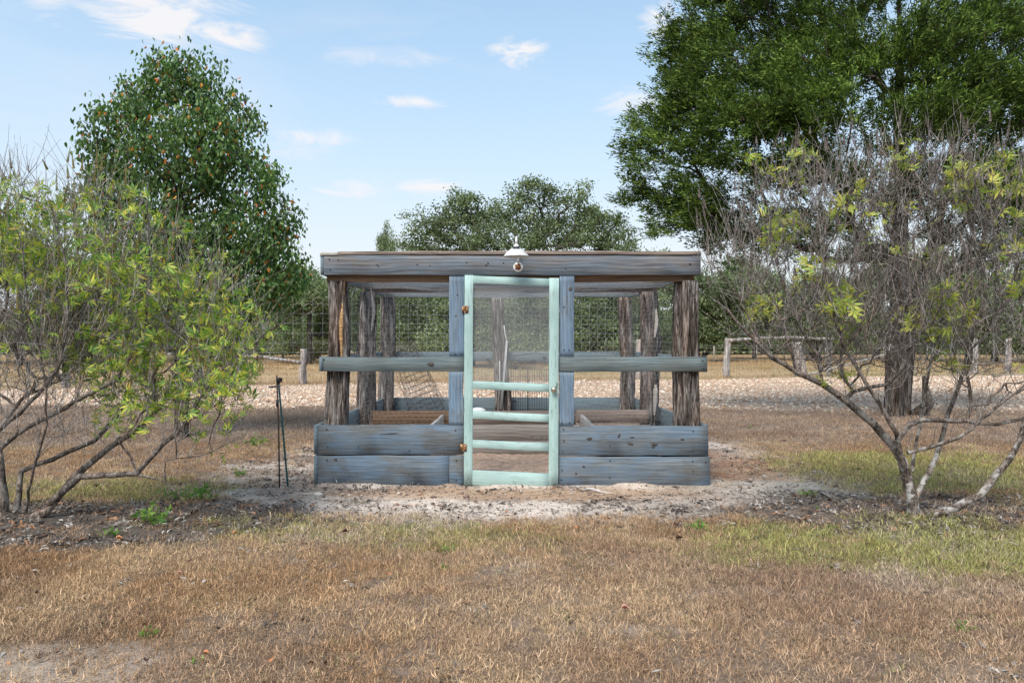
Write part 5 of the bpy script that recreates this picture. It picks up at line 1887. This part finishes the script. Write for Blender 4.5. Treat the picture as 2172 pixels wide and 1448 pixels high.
def right_shrub():
    b = pxg(1935, 1102)
    Y = 5.6
    limbs = [
        [(1937, 1104, 5.58), (1936, 1060, 5.58), (1922, 1010, 5.6), (1915, 980, 5.6), (1895, 945, 5.58), (1850, 895, 5.55), (1795, 850, 5.5), (1745, 815, 5.45), (1690, 790, 5.4), (1640, 760, 5.35), (1580, 700, 5.3), (1520, 640, 5.25)],
        [(1895, 945, 5.58), (1930, 900, 5.6), (1955, 890, 5.6), (2050, 892, 5.6), (2110, 900, 5.6), (2200, 885, 5.6), (2300, 840, 5.6)],
        [(1940, 1060, 5.6), (1965, 1010, 5.7), (1985, 970, 5.75), (1998, 930, 5.8), (2010, 880, 5.85), (2040, 800, 5.9), (2070, 680, 5.9), (2090, 540, 5.9), (2090, 420, 5.9)],
        [(1925, 960, 5.6), (1945, 955, 5.6), (2000, 940, 5.5), (2060, 910, 5.4), (2130, 850, 5.35), (2180, 810, 5.3), (2230, 700, 5.3)],
        [(1980, 1092, 5.5), (2030, 1075, 5.45), (2080, 1050, 5.4), (2110, 1010, 5.4), (2140, 975, 5.4), (2165, 930, 5.4), (2190, 860, 5.4), (2210, 760, 5.4)],
        [(1790, 850, 5.5), (1810, 830, 5.5), (1880, 815, 5.5), (1920, 770, 5.5), (1925, 680, 5.5), (1900, 560, 5.5), (1880, 450, 5.5)],
        [(1920, 990, 5.55), (1905, 940, 5.5), (1880, 880, 5.4), (1830, 800, 5.35), (1790, 740, 5.35), (1760, 640, 5.3), (1740, 520, 5.3), (1730, 420, 5.3)],
        [(2050, 892, 5.6), (2060, 860, 5.6), (2050, 790, 5.6), (2060, 740, 5.6), (2110, 690, 5.6), (2150, 600, 5.6), (2150, 480, 5.6)],
        [(1745, 815, 5.45), (1740, 760, 5.5), (1700, 700, 5.5), (1660, 600, 5.5), (1630, 500, 5.5), (1600, 420, 5.5)],
        [(1935, 1000, 5.65), (1945, 930, 5.75), (1960, 850, 5.8), (1980, 740, 5.85), (1990, 600, 5.9), (1980, 450, 5.9)],
        [(1640, 760, 5.35), (1600, 690, 5.45), (1560, 620, 5.5), (1510, 560, 5.5)],
        [(1690, 790, 5.4), (1670, 730, 5.3), (1650, 650, 5.25), (1590, 560, 5.2), (1560, 480, 5.2)],
    ]
    blobs = [(1700, 720, 5.5, 120, .45, 80, 1), (1850, 700, Y, 150, .5, 90, 1.2), (2000, 680, Y, 150, .5, 90, 1.2), (1560, 560, 5.5, 90, .35, 90, .8), (1640, 480, Y, 110, .45, 100, 1), (1780, 420, Y, 120, .5, 100, 1.1), (1920, 400, Y, 120, .5, 110, 1.1), (2060, 430, Y, 110, .5, 110, 1.1), (2150, 480, Y, 90, .5, 120, .9),
             (1700, 620, Y, 150, .6, 110, 1.2), (1880, 600, Y, 160, .6, 120, 1.3), (2060, 620, Y, 150, .6, 130, 1.2), (1800, 760, Y, 150, .5, 70, .9), (2000, 760, Y, 150, .5, 80, 1), (2200, 650, Y, 120, .5, 200, 1), (1600, 700, 5.4, 60, .2, 60, .4), (2080, 860, Y, 110, .4, 60, .5)]
    leafreg = [(1690, 370, 40, 50, 1), (1590, 370, 45, 40, 1), (1650, 485, 50, 45, 1), (1700, 560, 45, 50, .9), (1600, 640, 45, 40, .9), (1800, 440, 40, 50, 1), (1900, 310, 35, 45, 1), (1960, 650, 45, 40, 1), (2050, 380, 50, 50, 1),
               (2120, 390, 50, 60, 1), (2155, 430, 30, 60, 1), (1780, 680, 35, 60, 1), (1970, 560, 30, 60, .4), (2060, 640, 60, 60, .4), (2010, 720, 40, 60, .7), (1770, 800, 30, 40, .8), (2150, 800, 40, 40, .6), (1880, 480, 60, 60, .3), (2150, 560, 40, 60, .6)]
    spk = [(1540, 520, 90, 130), (1650, 440, 150, 140), (1800, 400, 160, 140), (1960, 400, 160, 140), (2100, 420, 140, 160), (1750, 560, 200, 130), (2000, 560, 250, 140)]
    return shrub('chaste_shrub', 'almost bare grey shrub with brown seed spikes and few yellow leaves at the right', b, Y, limbs,
                 [(.046, .007), (.024, .008), (.025, .005), (.017, .005), (.034, .012), (.017, .005), (.022, .005), (.015, .004), (.012, .004), (.014, .004), (.010, .003), (.010, .003)], blobs, 2100,
                 (150, 5, 0.045, 0.085), leafreg, 650, 32, M['leaf_vitex_y'], M['seed_brown'], M['bark_vitex'], 3500, spk)


left_shrub()
right_shrub()


# ------------------------------------------------------------------ background oaks
def oak_meshes(seed, W, H, zb, n_att, n_leaf, lsz, R0, flat=1.0, blobs=None):
    """returns trunk and crown arrays round the origin: crown W wide, H high, hanging to zb"""
    rg = np.random.default_rng(seed)
    bl = []
    if blobs is None:
        nb_ = 15
        for i in range(nb_):
            a = rg.uniform(0, 2 * PI); rr = rg.uniform(0.1, 0.74) * W / 2
            zf_ = rg.uniform(0, 1)
            top = H * (1 - 0.42 * (rr / (W / 2)) ** 2)
            z = zb + 0.6 + (top - zb - 1.0) * zf_
            r = rg.uniform(0.16, 0.27) * W / 2 * 1.25
            bl.append((rr * math.cos(a), rr * math.sin(a) * .7, min(z, top - r * .7), r, r, r * .72, 1))
    else:
        bl = blobs
    bl = [(b[0], b[1], b[2], b[3] * rg.uniform(.85, 1.12), b[4], b[5] * rg.uniform(.85, 1.12), b[6]) for b in bl]
    att = blobs_points(bl, n_att, rg, 0.45)
    att = att + rg.normal(0, .22, att.shape)
    att = att[att[:, 2] > zb]
    path = [(0, 0, -.1), (0.05, 0, 1.0), (0.1, .05, 2.2), (0.0, 0, H * .35), (0.1, 0, H * .5)]
    P, par, tips = grow([(-1, path)], att, 0.55, 0.25, 0.07, rg, up=0.1)
    rad = radii(par, 0.028, R0, 0.55)
    mb = MB(); skin(mb, P, par, rad, ((0.15, 7), (0.05, 4), (0, 3)))
    T = P[tips]
    wt_ = rg.uniform(0.1, 1, len(T)) ** 1.5
    src = T[rg.choice(len(T), n_leaf, p=wt_ / wt_.sum())]
    pos = src + rg.normal(0, 1, (n_leaf, 3)) * np.array([.31, .31, .19])
    fr = rand_rot(n_leaf, rg, rg.normal(0, 1, (n_leaf, 3)) + np.array([0, 0, .3]), 0.5)
    V, F = place(LEAF_Q, F_Q, pos, fr, rg.uniform(.7, 1.4, n_leaf) * lsz)
    return mb, V, F


def tree_at(name, x, y, label, group, data, scale=1.0, mats=('bark_oak', 'leaf_oak'), cat='tree'):
    mb, V, F = data
    root = thing(name, (x, y, 0), label, cat, group)
    t = mb.build('trunk', M[mats[0]], None, smooth=True)
    t.parent = root
    o = mobj('crown', V, [F], M[mats[1]], None)
    o.parent = root
    root.scale = (scale,) * 3
    root['data'] = ''
    del root['data']
    return root


def copy_tree(src, x, y, rz, scale, label):
    r_ = src.copy()
    COL.objects.link(r_)
    r_.location = (x, y, 0)
    r_.rotation_euler = (0, 0, rz)
    r_.scale = (scale[0], scale[0], scale[1])
    r_['label'] = label
    for ch in list(src.children):
        c = ch.copy()
        COL.objects.link(c)
        c.parent = r_
    return r_


GO = 'live oaks beyond the pasture'
# the big central oak at 50 m, its crown laid out as it stands over the roof
by = 48.0
s = by / FPX
def qb(x, y, rx, ry, w=1, dy=0, cx0=1110): return ((x - cx0) * s, dy, CAMZ - (y - 724) * s, rx * s, rx * s * .8, ry * s, w)


central = [qb(900, 475, 38, 32), qb(945, 445, 38, 26), qb(990, 450, 34, 30), qb(1000, 425, 24, 16), qb(1045, 455, 36, 28), qb(1090, 425, 34, 28), qb(1135, 420, 34, 26, 1, -1), qb(1160, 400, 20, 14, .6),
           qb(1190, 430, 42, 30), qb(1225, 425, 36, 28), qb(1255, 455, 38, 26), qb(1290, 470, 38, 20), qb(1310, 500, 36, 22), qb(1130, 470, 80, 34, 1.2, 1), qb(980, 500, 80, 32, 1.2), qb(1060, 520, 90, 30, 1.1, -1.5),
           qb(1200, 500, 90, 32, 1.2), qb(900, 520, 50, 26), qb(880, 560, 70, 40, .8), qb(1000, 590, 110, 50, 1), qb(1160, 590, 110, 50, 1), qb(1290, 560, 70, 40, .9), qb(1310, 520, 34, 18)]
c1 = oak_meshes(401, 18, 12, 3, 900, 52000, 0.145, 0.38, blobs=central)
A = tree_at('live_oak', (1110 - 1086) * s, by, 'broad live oak rising right above the middle of the enclosure roof', GO, c1)

v1 = oak_meshes(402, 11, 8.4, 1.2, 520, 30000, 0.15, 0.25)
v2 = oak_meshes(403, 9, 7.2, 0.9, 480, 27000, 0.15, 0.22)
v3 = oak_meshes(404, 12, 7.6, 0.8, 520, 32000, 0.16, 0.26)


def at(px_, Y):
    return (px_ - 1086) * Y / FPX


B = tree_at('live_oak', at(830, 62), 62, 'small rounded oak standing alone left of the broad central oak', GO, v1)
B.scale = (0.36 * 62 / 62 * 1.0, 0.36, 1.38)
B.scale = (0.42, 0.42, 1.42)
C_ = tree_at('live_oak', at(655, 44), 44, 'oak behind the gap between the pear tree and the enclosure', GO, v2)
C_.scale = (0.75, 0.75, 0.82)
D = tree_at('live_oak', at(1000, 38), 38, 'dense low oak seen through the left half of the screen door', GO, v3)
D.scale = (0.85, 0.85, 0.72)
lst = [  # px, Y, rot, width scale, height scale, source, label
    (760, 52, 1.0, .62, .92, B, 'oak whose top just shows over the left corner of the roof'),
    (675, 56, 0.3, .8, 1.0, C_, 'paler oak filling the gap beside the left roof corner'),
    (560, 60, 2.1, .9, 1.0, C_, 'dark oak behind the fence rail right of the green shrub'),
    (900, 40, 2.7, .78, .70, C_, 'low oak filling the view above the left middle rail'),
    (1130, 44, .7, .8, .80, D, 'oak seen through the right half of the screen door'),
    (1265, 40, 4.1, .82, .76, D, 'bushy oak seen between the right door jamb and the back right post'),
    (1370, 46, 1.9, .70, 1.0, C_, 'oak between the middle and front cedar posts on the right'),
    (1480, 50, 3.2, .78, 1.08, D, 'oak just right of the enclosure behind the fence rail'),
    (1600, 54, 5.2, .9, 1.12, C_, 'oak behind the left branches of the bare shrub'),
    (1735, 52, .4, .9, 1.08, D, 'oak behind the middle of the bare shrub'),
    (1860, 55, 2.5, .9, 1.05, B, 'oak hidden behind the juniper trunk'),
    (1985, 50, 3.9, .9, 1.08, C_, 'oak behind the bare shrub right of the juniper trunk'),
    (2110, 46, 1.2, .85, 1.0, D, 'oak at the right edge behind the shrub'),
    (440, 54, 4.4, .85, 1.0, D, 'oak behind the lower crown of the pear tree'),
    (310, 50, 5.9, .9, 1.05, C_, 'oak behind the middle of the green shrub'),
    (180, 46, 3.0, .9, 1.15, D, 'oak behind the left part of the green shrub'),
    (40, 40, .2, .9, 1.22, C_, 'greyish oak rising behind the shrub at the left edge'),
    (-120, 44, 2.2, 1.0, 1.25, D, 'oak beyond the left edge of the photo'),
    (2260, 48, 4.9, .9, 1.1, B, 'oak beyond the right edge of the photo'),
]
for (px_, Y, rz, ws, hs, src, lab_) in lst:
    copy_tree(src, at(px_, Y), Y, rz, (ws, hs), lab_)

# far wood closing the horizon behind the oaks: nobody could count it
def far_wood():
    rg = np.random.default_rng(55)
    n = 60000
    x = rg.uniform(-105, 105, n)
    y = 74 + rg.uniform(0, 9, n)
    top = 3.4 + 2.4 * fbm(x, x * 0, 0.13, 4, 90)
    z = rg.uniform(0, 1, n) ** 0.8 * top
    pos = np.stack([x, y, z], 1)
    fr = rand_rot(n, rg, rg.normal(0, 1, (n, 3)), 0.5)
    V, F = place(LEAF_Q, F_Q, pos, fr, rg.uniform(.5, 1.1, n) * 0.75)
    o = mobj('far_wood', V, [F], M['leaf_oak'], kind='stuff')
    tag(o, 'far dark woodland closing the pasture behind the oaks', 'woodland')


far_wood()


# low bushes by the far fence, left of the enclosure
def bush(px_, Y, w, h, label, seed, mat='leaf_bush', n=5000, lsz=.12):
    rg = np.random.default_rng(seed)
    x = at(px_, Y)
    root = thing('bush', (x, Y, 0), label, 'bush', 'bushes along the far pasture fence')
    bl = [(x + rg.uniform(-.35, .35) * w, Y + rg.uniform(-.3, .3) * w, h * rg.uniform(.3, .72), w * .3, w * .3, h * .3, 1) for _ in range(7)]
    att = blobs_points(bl, 90, rg, .4)
    att = att[att[:, 2] > .1]
    P, par, tips = grow([(-1, [(x, Y, -.05), (x, Y, .25 * h)])], att, .25, .2, .06, rg)
    rad = radii(par, .008, .08, .6)
    mb = MB(); skin(mb, P, par, rad); mb.build('stems', M['bark_oak'], root)
    src = P[tips][rg.integers(0, len(tips), n)]
    pos = src + rg.normal(0, .16, (n, 3))
    fr = rand_rot(n, rg, rg.normal(0, 1, (n, 3)), .5)
    V, F = place(LEAF_Q, F_Q, pos, fr, rg.uniform(.6, 1.3, n) * lsz)
    V[:, 2] = np.maximum(V[:, 2], 0.01)
    mobj('foliage', V, [F], M[mat], parent=root)


bush(600, 47, 3.2, 2.6, 'pale grey green bush behind the rail left of the enclosure', 61)
bush(668, 50, 2.2, 1.9, 'yellowish bush next to the left edge of the enclosure', 62)
bush(550, 52, 3.5, 2.2, 'low green bush behind the rail end', 63, 'leaf_oak')
bush(900, 50, 3.5, 1.6, 'pale bush low behind the left bay of the enclosure', 64)


# ------------------------------------------------------------------ fences
def rough_post(x, y, r, h, seed, root, lean=0.0):
    return cedar_post(x, y, r, r * 0.85, h, seed, name='post', mat=M['post_grey'], parent=root, lean=(lean, 0), k=14, n=14, z0=-0.05, amp=1.2)


def near_fence():
    root = thing('wire_fence', (-7.0, fence_y(-7.0), 0), 'wire mesh fence on rough grey cedar posts along the far side of the gravel', 'fence')
    for i, (px_, h, w, lean) in enumerate([(-60, 1.1, 20, 0), (140, 1.1, 18, 0), (300, 1.12, 20, 0), (416, 1.1, 24, .05), (515, 1.12, 20, -.03), (643, 1.13, 15, 0), (1355, 1.45, 12, 0), (1541, 1.5, 13, .0),
                                           (1700, 1.35, 22, -.22), (1758, 1.35, 13, 0), (1925, 1.45, 20, .12), (2066, 1.5, 13, .02), (2138, 1.5, 12, 0), (2290, 1.5, 14, 0)]):
        u = (px_ - 1086) / FPX
        Y = 25.3 / (1 - 0.27 * u)
        X = u * Y
        rough_post(X, Y, w / 2 * Y / FPX, h, 500 + i, root, lean)
    # poles lying across the post tops
    def pole(pts, r, sd):
        P = [np.array((( (x - 1086) / FPX) * (25.3 / (1 - .27 * (x - 1086) / FPX)), 25.3 / (1 - .27 * (x - 1086) / FPX) - dy, 0)) for (x, y, dy) in pts]
        for p, (x, y, dy) in zip(P, pts): p[2] = CAMZ - (y - 724) * p[1] / FPX
        t_ = np.linspace(0, 1, 16); src = np.linspace(0, 1, len(P)); P = np.array(P)
        Q = np.stack([np.interp(t_, src, P[:, i]) for i in range(3)], 1)
        rg = np.random.default_rng(sd)
        Q[1:-1] += rg.normal(0, .012, (14, 3))
        MB().tube(Q, r * (1 - .3 * t_) * rg.uniform(.88, 1.12, 16), 9).build('top_pole', M['post_grey'], root, smooth=True)
    pole([(410, 752, .12), (470, 753, .12), (560, 757, .12), (610, 764, .12), (640, 768, .1)], .062, 1)
    pole([(130, 757, .12), (300, 752, .12), (412, 752, .12)], .062, 2)
    pole([(1543, 722, .1), (1600, 717, .12), (1680, 716, .12), (1765, 719, .12)], .062, 3)
    pole([(1920, 740, .15), (1700, 797, .15)], .05, 4)
    # woven wire: close grid to 1.2 m
    A, B = [], []
    xs = np.arange(-26, 26, 0.26)
    for x in xs:
        y = fence_y(x) + .06
        A.append((x, y, 0)); B.append((x, y, 1.02))
    hs = [0.05, .19, .33, .47, .62, .80, 1.0, 1.14, 1.27]
    for h in hs:
        for x in np.arange(-26, 26, 2.6):
            A.append((x, fence_y(x) + .06, h)); B.append((x + 2.6, fence_y(x + 2.6) + .06, h))
    wire_part('woven_wire', [wires(A, B, 0.0022)], M['wire_dark'], root)
    A, B = [], []
    for x in np.arange(-26, 4.9, 0.3):
        y = fence_y(x) + .1
        A.append((x, y, 1.0)); B.append((x, y, 2.78))
    for h in np.arange(1.02, 2.8, 0.315):
        for x in np.arange(-26, 4.6, 3.0):
            sg = .01 * math.sin(x)
            A.append((x, fence_y(x) + .1, h + sg)); B.append((x + 3.0, fence_y(x + 3) + .1, h + .01 * math.sin(x + 3)))
    wire_part('deer_netting', [wires(A, B, 0.0024)], M['wire_net'], root)


near_fence()


def far_fence():
    root = thing('pasture_fence', (0, 46, 0), 'low far fence of thin pale posts across the dry pasture', 'fence')
    rg = np.random.default_rng(8)
    A, B = [], []
    k = 0
    for x in np.arange(-42, 42, 2.9):
        Y = 46 + .08 * x
        w = rg.choice([.035, .05, .1], p=[.6, .25, .15])
        MB().tube([(x, Y, -.05), (x + rg.normal(0, .03), Y, rg.uniform(1.05, 1.25))], w, 7).build('post', M['post_grey'], root)
        k += 1
    for h in (.2, .45, .7, .95, 1.1):
        for x in np.arange(-42, 42, 2.9):
            A.append((x, 46 + .08 * x, h)); B.append((x + 2.9, 46 + .08 * (x + 2.9), h))
    wire_part('fence_wire', [wires(A, B, .006)], M['wire_net'], root)


far_fence()


# ------------------------------------------------------------------ small things on the ground
def rock(x, y, s_, label, seed):
    X, Y = pxg(x, y)
    V, F = ico_stone('', seed)
    V = V * np.array(s_) + np.array((X, Y, gz(X, Y) + s_[2] * .25))
    o = mobj('rock', V, [F], M['stone_w'], origin=(X, Y, gz(X, Y)))
    tag(o, label, 'rock', 'pale stones on the bare soil')


rock(675, 1051, (.045, .035, .045), 'white limestone chunk just left of the lower left plank corner', 701)
rock(741, 1049, (.025, .02, .02), 'small white stone in front of the lower left plank', 702)
rock(846, 1046, (.022, .02, .022), 'tiny pale stone nearer the door on the left', 703)
rock(727, 1046, (.03, .015, .012), 'flat pale stone chip lying beside the small white stone', 704)
rock(769, 1083, (.015, .015, .014), 'white pebble on the sand left of the door', 705)
rock(718, 926 + 130, (.012, .012, .012), 'smallest pebble between the limestone chunk and the flat chip', 706)


def bark_chip(x, y, L, W, rz, label, seed):
    X, Y = pxg(x, y)
    rg = np.random.default_rng(seed)
    mb = MB()
    t_ = np.linspace(0, 1, 7)
    d = np.array((math.cos(rz), math.sin(rz), 0))
    pts = np.array((X, Y, gz(X, Y) + .012)) + d[None] * (t_ - .5)[:, None] * L + rg.normal(0, .006, (7, 3))
    mb.tube(pts, W * (0.4 + np.sin(PI * t_)) * rg.uniform(.7, 1.2, 7), 5)
    o = mb.build('wood_splinter', M['pale'], None, origin=(X, Y, 0))
    tag(o, label, 'wood piece', 'pale wood pieces right of the door')


bark_chip(1258, 1040, .16, .010, -.3, 'pale curved splinter of wood nearest the right plank', 1)
bark_chip(1278, 1046, .20, .009, -.7, 'longer pale splinter lying in front of the curved one', 2)
bark_chip(1225, 1033, .14, .007, .1, 'thin bleached splinter under the right plank edge', 3)


def fallen_leaf(x, y, mat, size, label, seed):
    X, Y = pxg(x, y)
    rg = np.random.default_rng(seed)
    n = 9
    a = np.linspace(0, 2 * PI, n, endpoint=False)
    r = size * (0.6 + .4 * np.abs(np.sin(a * 1.5 + .4))) * rg.uniform(.75, 1.2, n)
    rim = np.stack([r * np.cos(a), .72 * r * np.sin(a), size * (.35 * np.cos(2 * a + rg.uniform(0, 3)) + .35) + rg.uniform(0, .15, n) * size], 1)
    V = np.vstack([[(0, 0, .0)], rim, [(size * 1.5, .1 * size, .03)]])
    rz = rg.uniform(0, 6.28)
    c_, s_ = math.cos(rz), math.sin(rz)
    V = np.stack([V[:, 0] * c_ - V[:, 1] * s_, V[:, 0] * s_ + V[:, 1] * c_, V[:, 2]], 1)
    V = V + np.array((X, Y, gz(X, Y) + .03))
    F = [(0, i + 1, (i + 1) % n + 1) for i in range(n)]
    o = mobj('fallen_leaf', V, [F], M[mat], origin=(X, Y, gz(X, Y)))
    tag(o, label, 'leaf', 'fallen leaves on the lawn')


for i, (x, y, m_, s_, l_) in enumerate([
        (1325, 1303, 'pinkleaf', .024, 'flat pink fallen leaf alone on the lawn right of the middle'),
        (573, 1413, 'orangeleaf', .026, 'curled orange brown leaf nearest the camera at the bottom left'),
        (825, 1226, 'orangeleaf', .026, 'pale orange leaf on the lawn below the left planks'),
        (1074, 1098, 'orangeleaf', .020, 'small red orange leaf on the sand in front of the door'),
        (893, 1055, 'orangeleaf', .020, 'red leaf on the soil close to the left jamb'),
        (1225, 1128, 'orangeleaf', .024, 'orange leaf at the edge of the sand below the right planks'),
        (1434, 1120, 'darkleaf', .030, 'dark brown upright leaf at the lawn edge, upper one of two'),
        (1440, 1146, 'darkleaf', .030, 'dark brown upright leaf at the lawn edge, lower one of two'),
        (732, 1136, 'darkleaf', .028, 'dark curled leaf at the front edge of the sand left of the door'),
        (890, 1112, 'darkleaf', .026, 'brown leaf in the grass in front of the left jamb'),
        (1760, 1076, 'darkleaf', .030, 'dark brown leaf left of the bare shrub stem'),
        (252, 1152, 'orangeleaf', .028, 'orange leaf in the mulch edge below the green shrub'),
        (400, 1203, 'darkleaf', .024, 'dark curled leaf on the lawn below the green shrub'),
        (380, 1225, 'bag' if False else 'pinkleaf', .018, 'small pale curled leaf below the dark one on the left lawn'),
        (498, 1140, 'orangeleaf', .024, 'reddish leaf in the grass right of the mulch'),
        (205, 1035, 'darkleaf', .03, 'dark crumpled leaf in the grass behind the left shrub stems'),
        (78, 1266, 'darkleaf', .016, 'little dark leaf on the lawn near the left edge'),
        (312, 1412, 'darkleaf', .02, 'dark leaf scrap beside the pale sandy patch'),
        (436, 1400, 'orangeleaf', .02, 'light brown leaf left of the curled orange one'),
        (663, 1080, 'orangeleaf', .018, 'small tan leaf on the sand near the stakes'),
        (1960, 1022, 'darkleaf', .03, 'rust brown leaf behind the bare shrub stems')]):
    fallen_leaf(x, y, m_, s_, l_, 800 + i)


def weed(x, y, h, n, label, seed):
    X, Y = pxg(x, y)
    rg = np.random.default_rng(seed)
    root = thing('weed_plant', (X, Y, gz(X, Y)), label, 'weed', 'small green weeds')
    z = gz(X, Y)
    pos = np.array((X, Y, z + h * .45)) + rg.normal(0, 1, (n, 3)) * np.array((h * .55, h * .45, h * .25))
    pos[:, 2] = np.maximum(pos[:, 2], z + .006)
    fr = rand_rot(n, rg, rg.normal(0, .6, (n, 3)) + np.array((0, 0, .5)), .4)
    V, F = place(LEAF_LAN * np.array((1, 1.7, 1)), F_LAN, pos, fr, rg.uniform(.6, 1.2, n) * h * .55)
    mobj('leaves', V, [F], M['leaf_weed'], parent=root)
    st = rg.choice(n, min(8, n), replace=False)
    V, F = wires(np.tile((X, Y, z - .01), (len(st), 1)), pos[st], .0015)
    mobj('stems', V, [F], M['leaf_weed'], parent=root)


for i, (x, y, h, n, l_) in enumerate([
        (325, 1118, .11, 70, 'leafy green weed in the mulch below the green shrub'),
        (235, 1140, .06, 35, 'low dark green weed left of the leafy one in the mulch'),
        (425, 1062, .12, 60, 'light green seedling clump on the sand right of the left shrub'),
        (375, 1060, .09, 40, 'light green seedling clump under the shrub stems'),
        (512, 1008, .07, 50, 'low green tuft on the sand left of the stakes'),
        (552, 945, .13, 45, 'young green shoot with fingered leaves left of the stakes'),
        (1478, 1122, .06, 60, 'bright green weed at the lawn edge below the right planks'),
        (1712, 1050, .06, 40, 'small green weed on the soil left of the bare shrub'),
        (1735, 1083, .03, 14, 'two leaf seedling left of the bare shrub stem'),
        (318, 1348, .05, 30, 'green sprig in the middle of the left lawn'),
        (942, 1172, .05, 30, 'green tuft in the lawn just below the screen door'),
        (940, 1208, .04, 24, 'second green tuft, nearer the camera, below the screen door'),
        (1765, 1122, .04, 20, 'round leaved seedling in the grass below the bare shrub'),
        (2052, 1338, .05, 30, 'green tuft low in the lawn at the right'),
        (410, 1408, .03, 10, 'single dark green leaf clump at the bottom left'),
        (1590, 812 + 95, .05, 20, 'small green tuft at the near edge of the gravel')]):
    weed(x, y, h, n, l_, 900 + i)
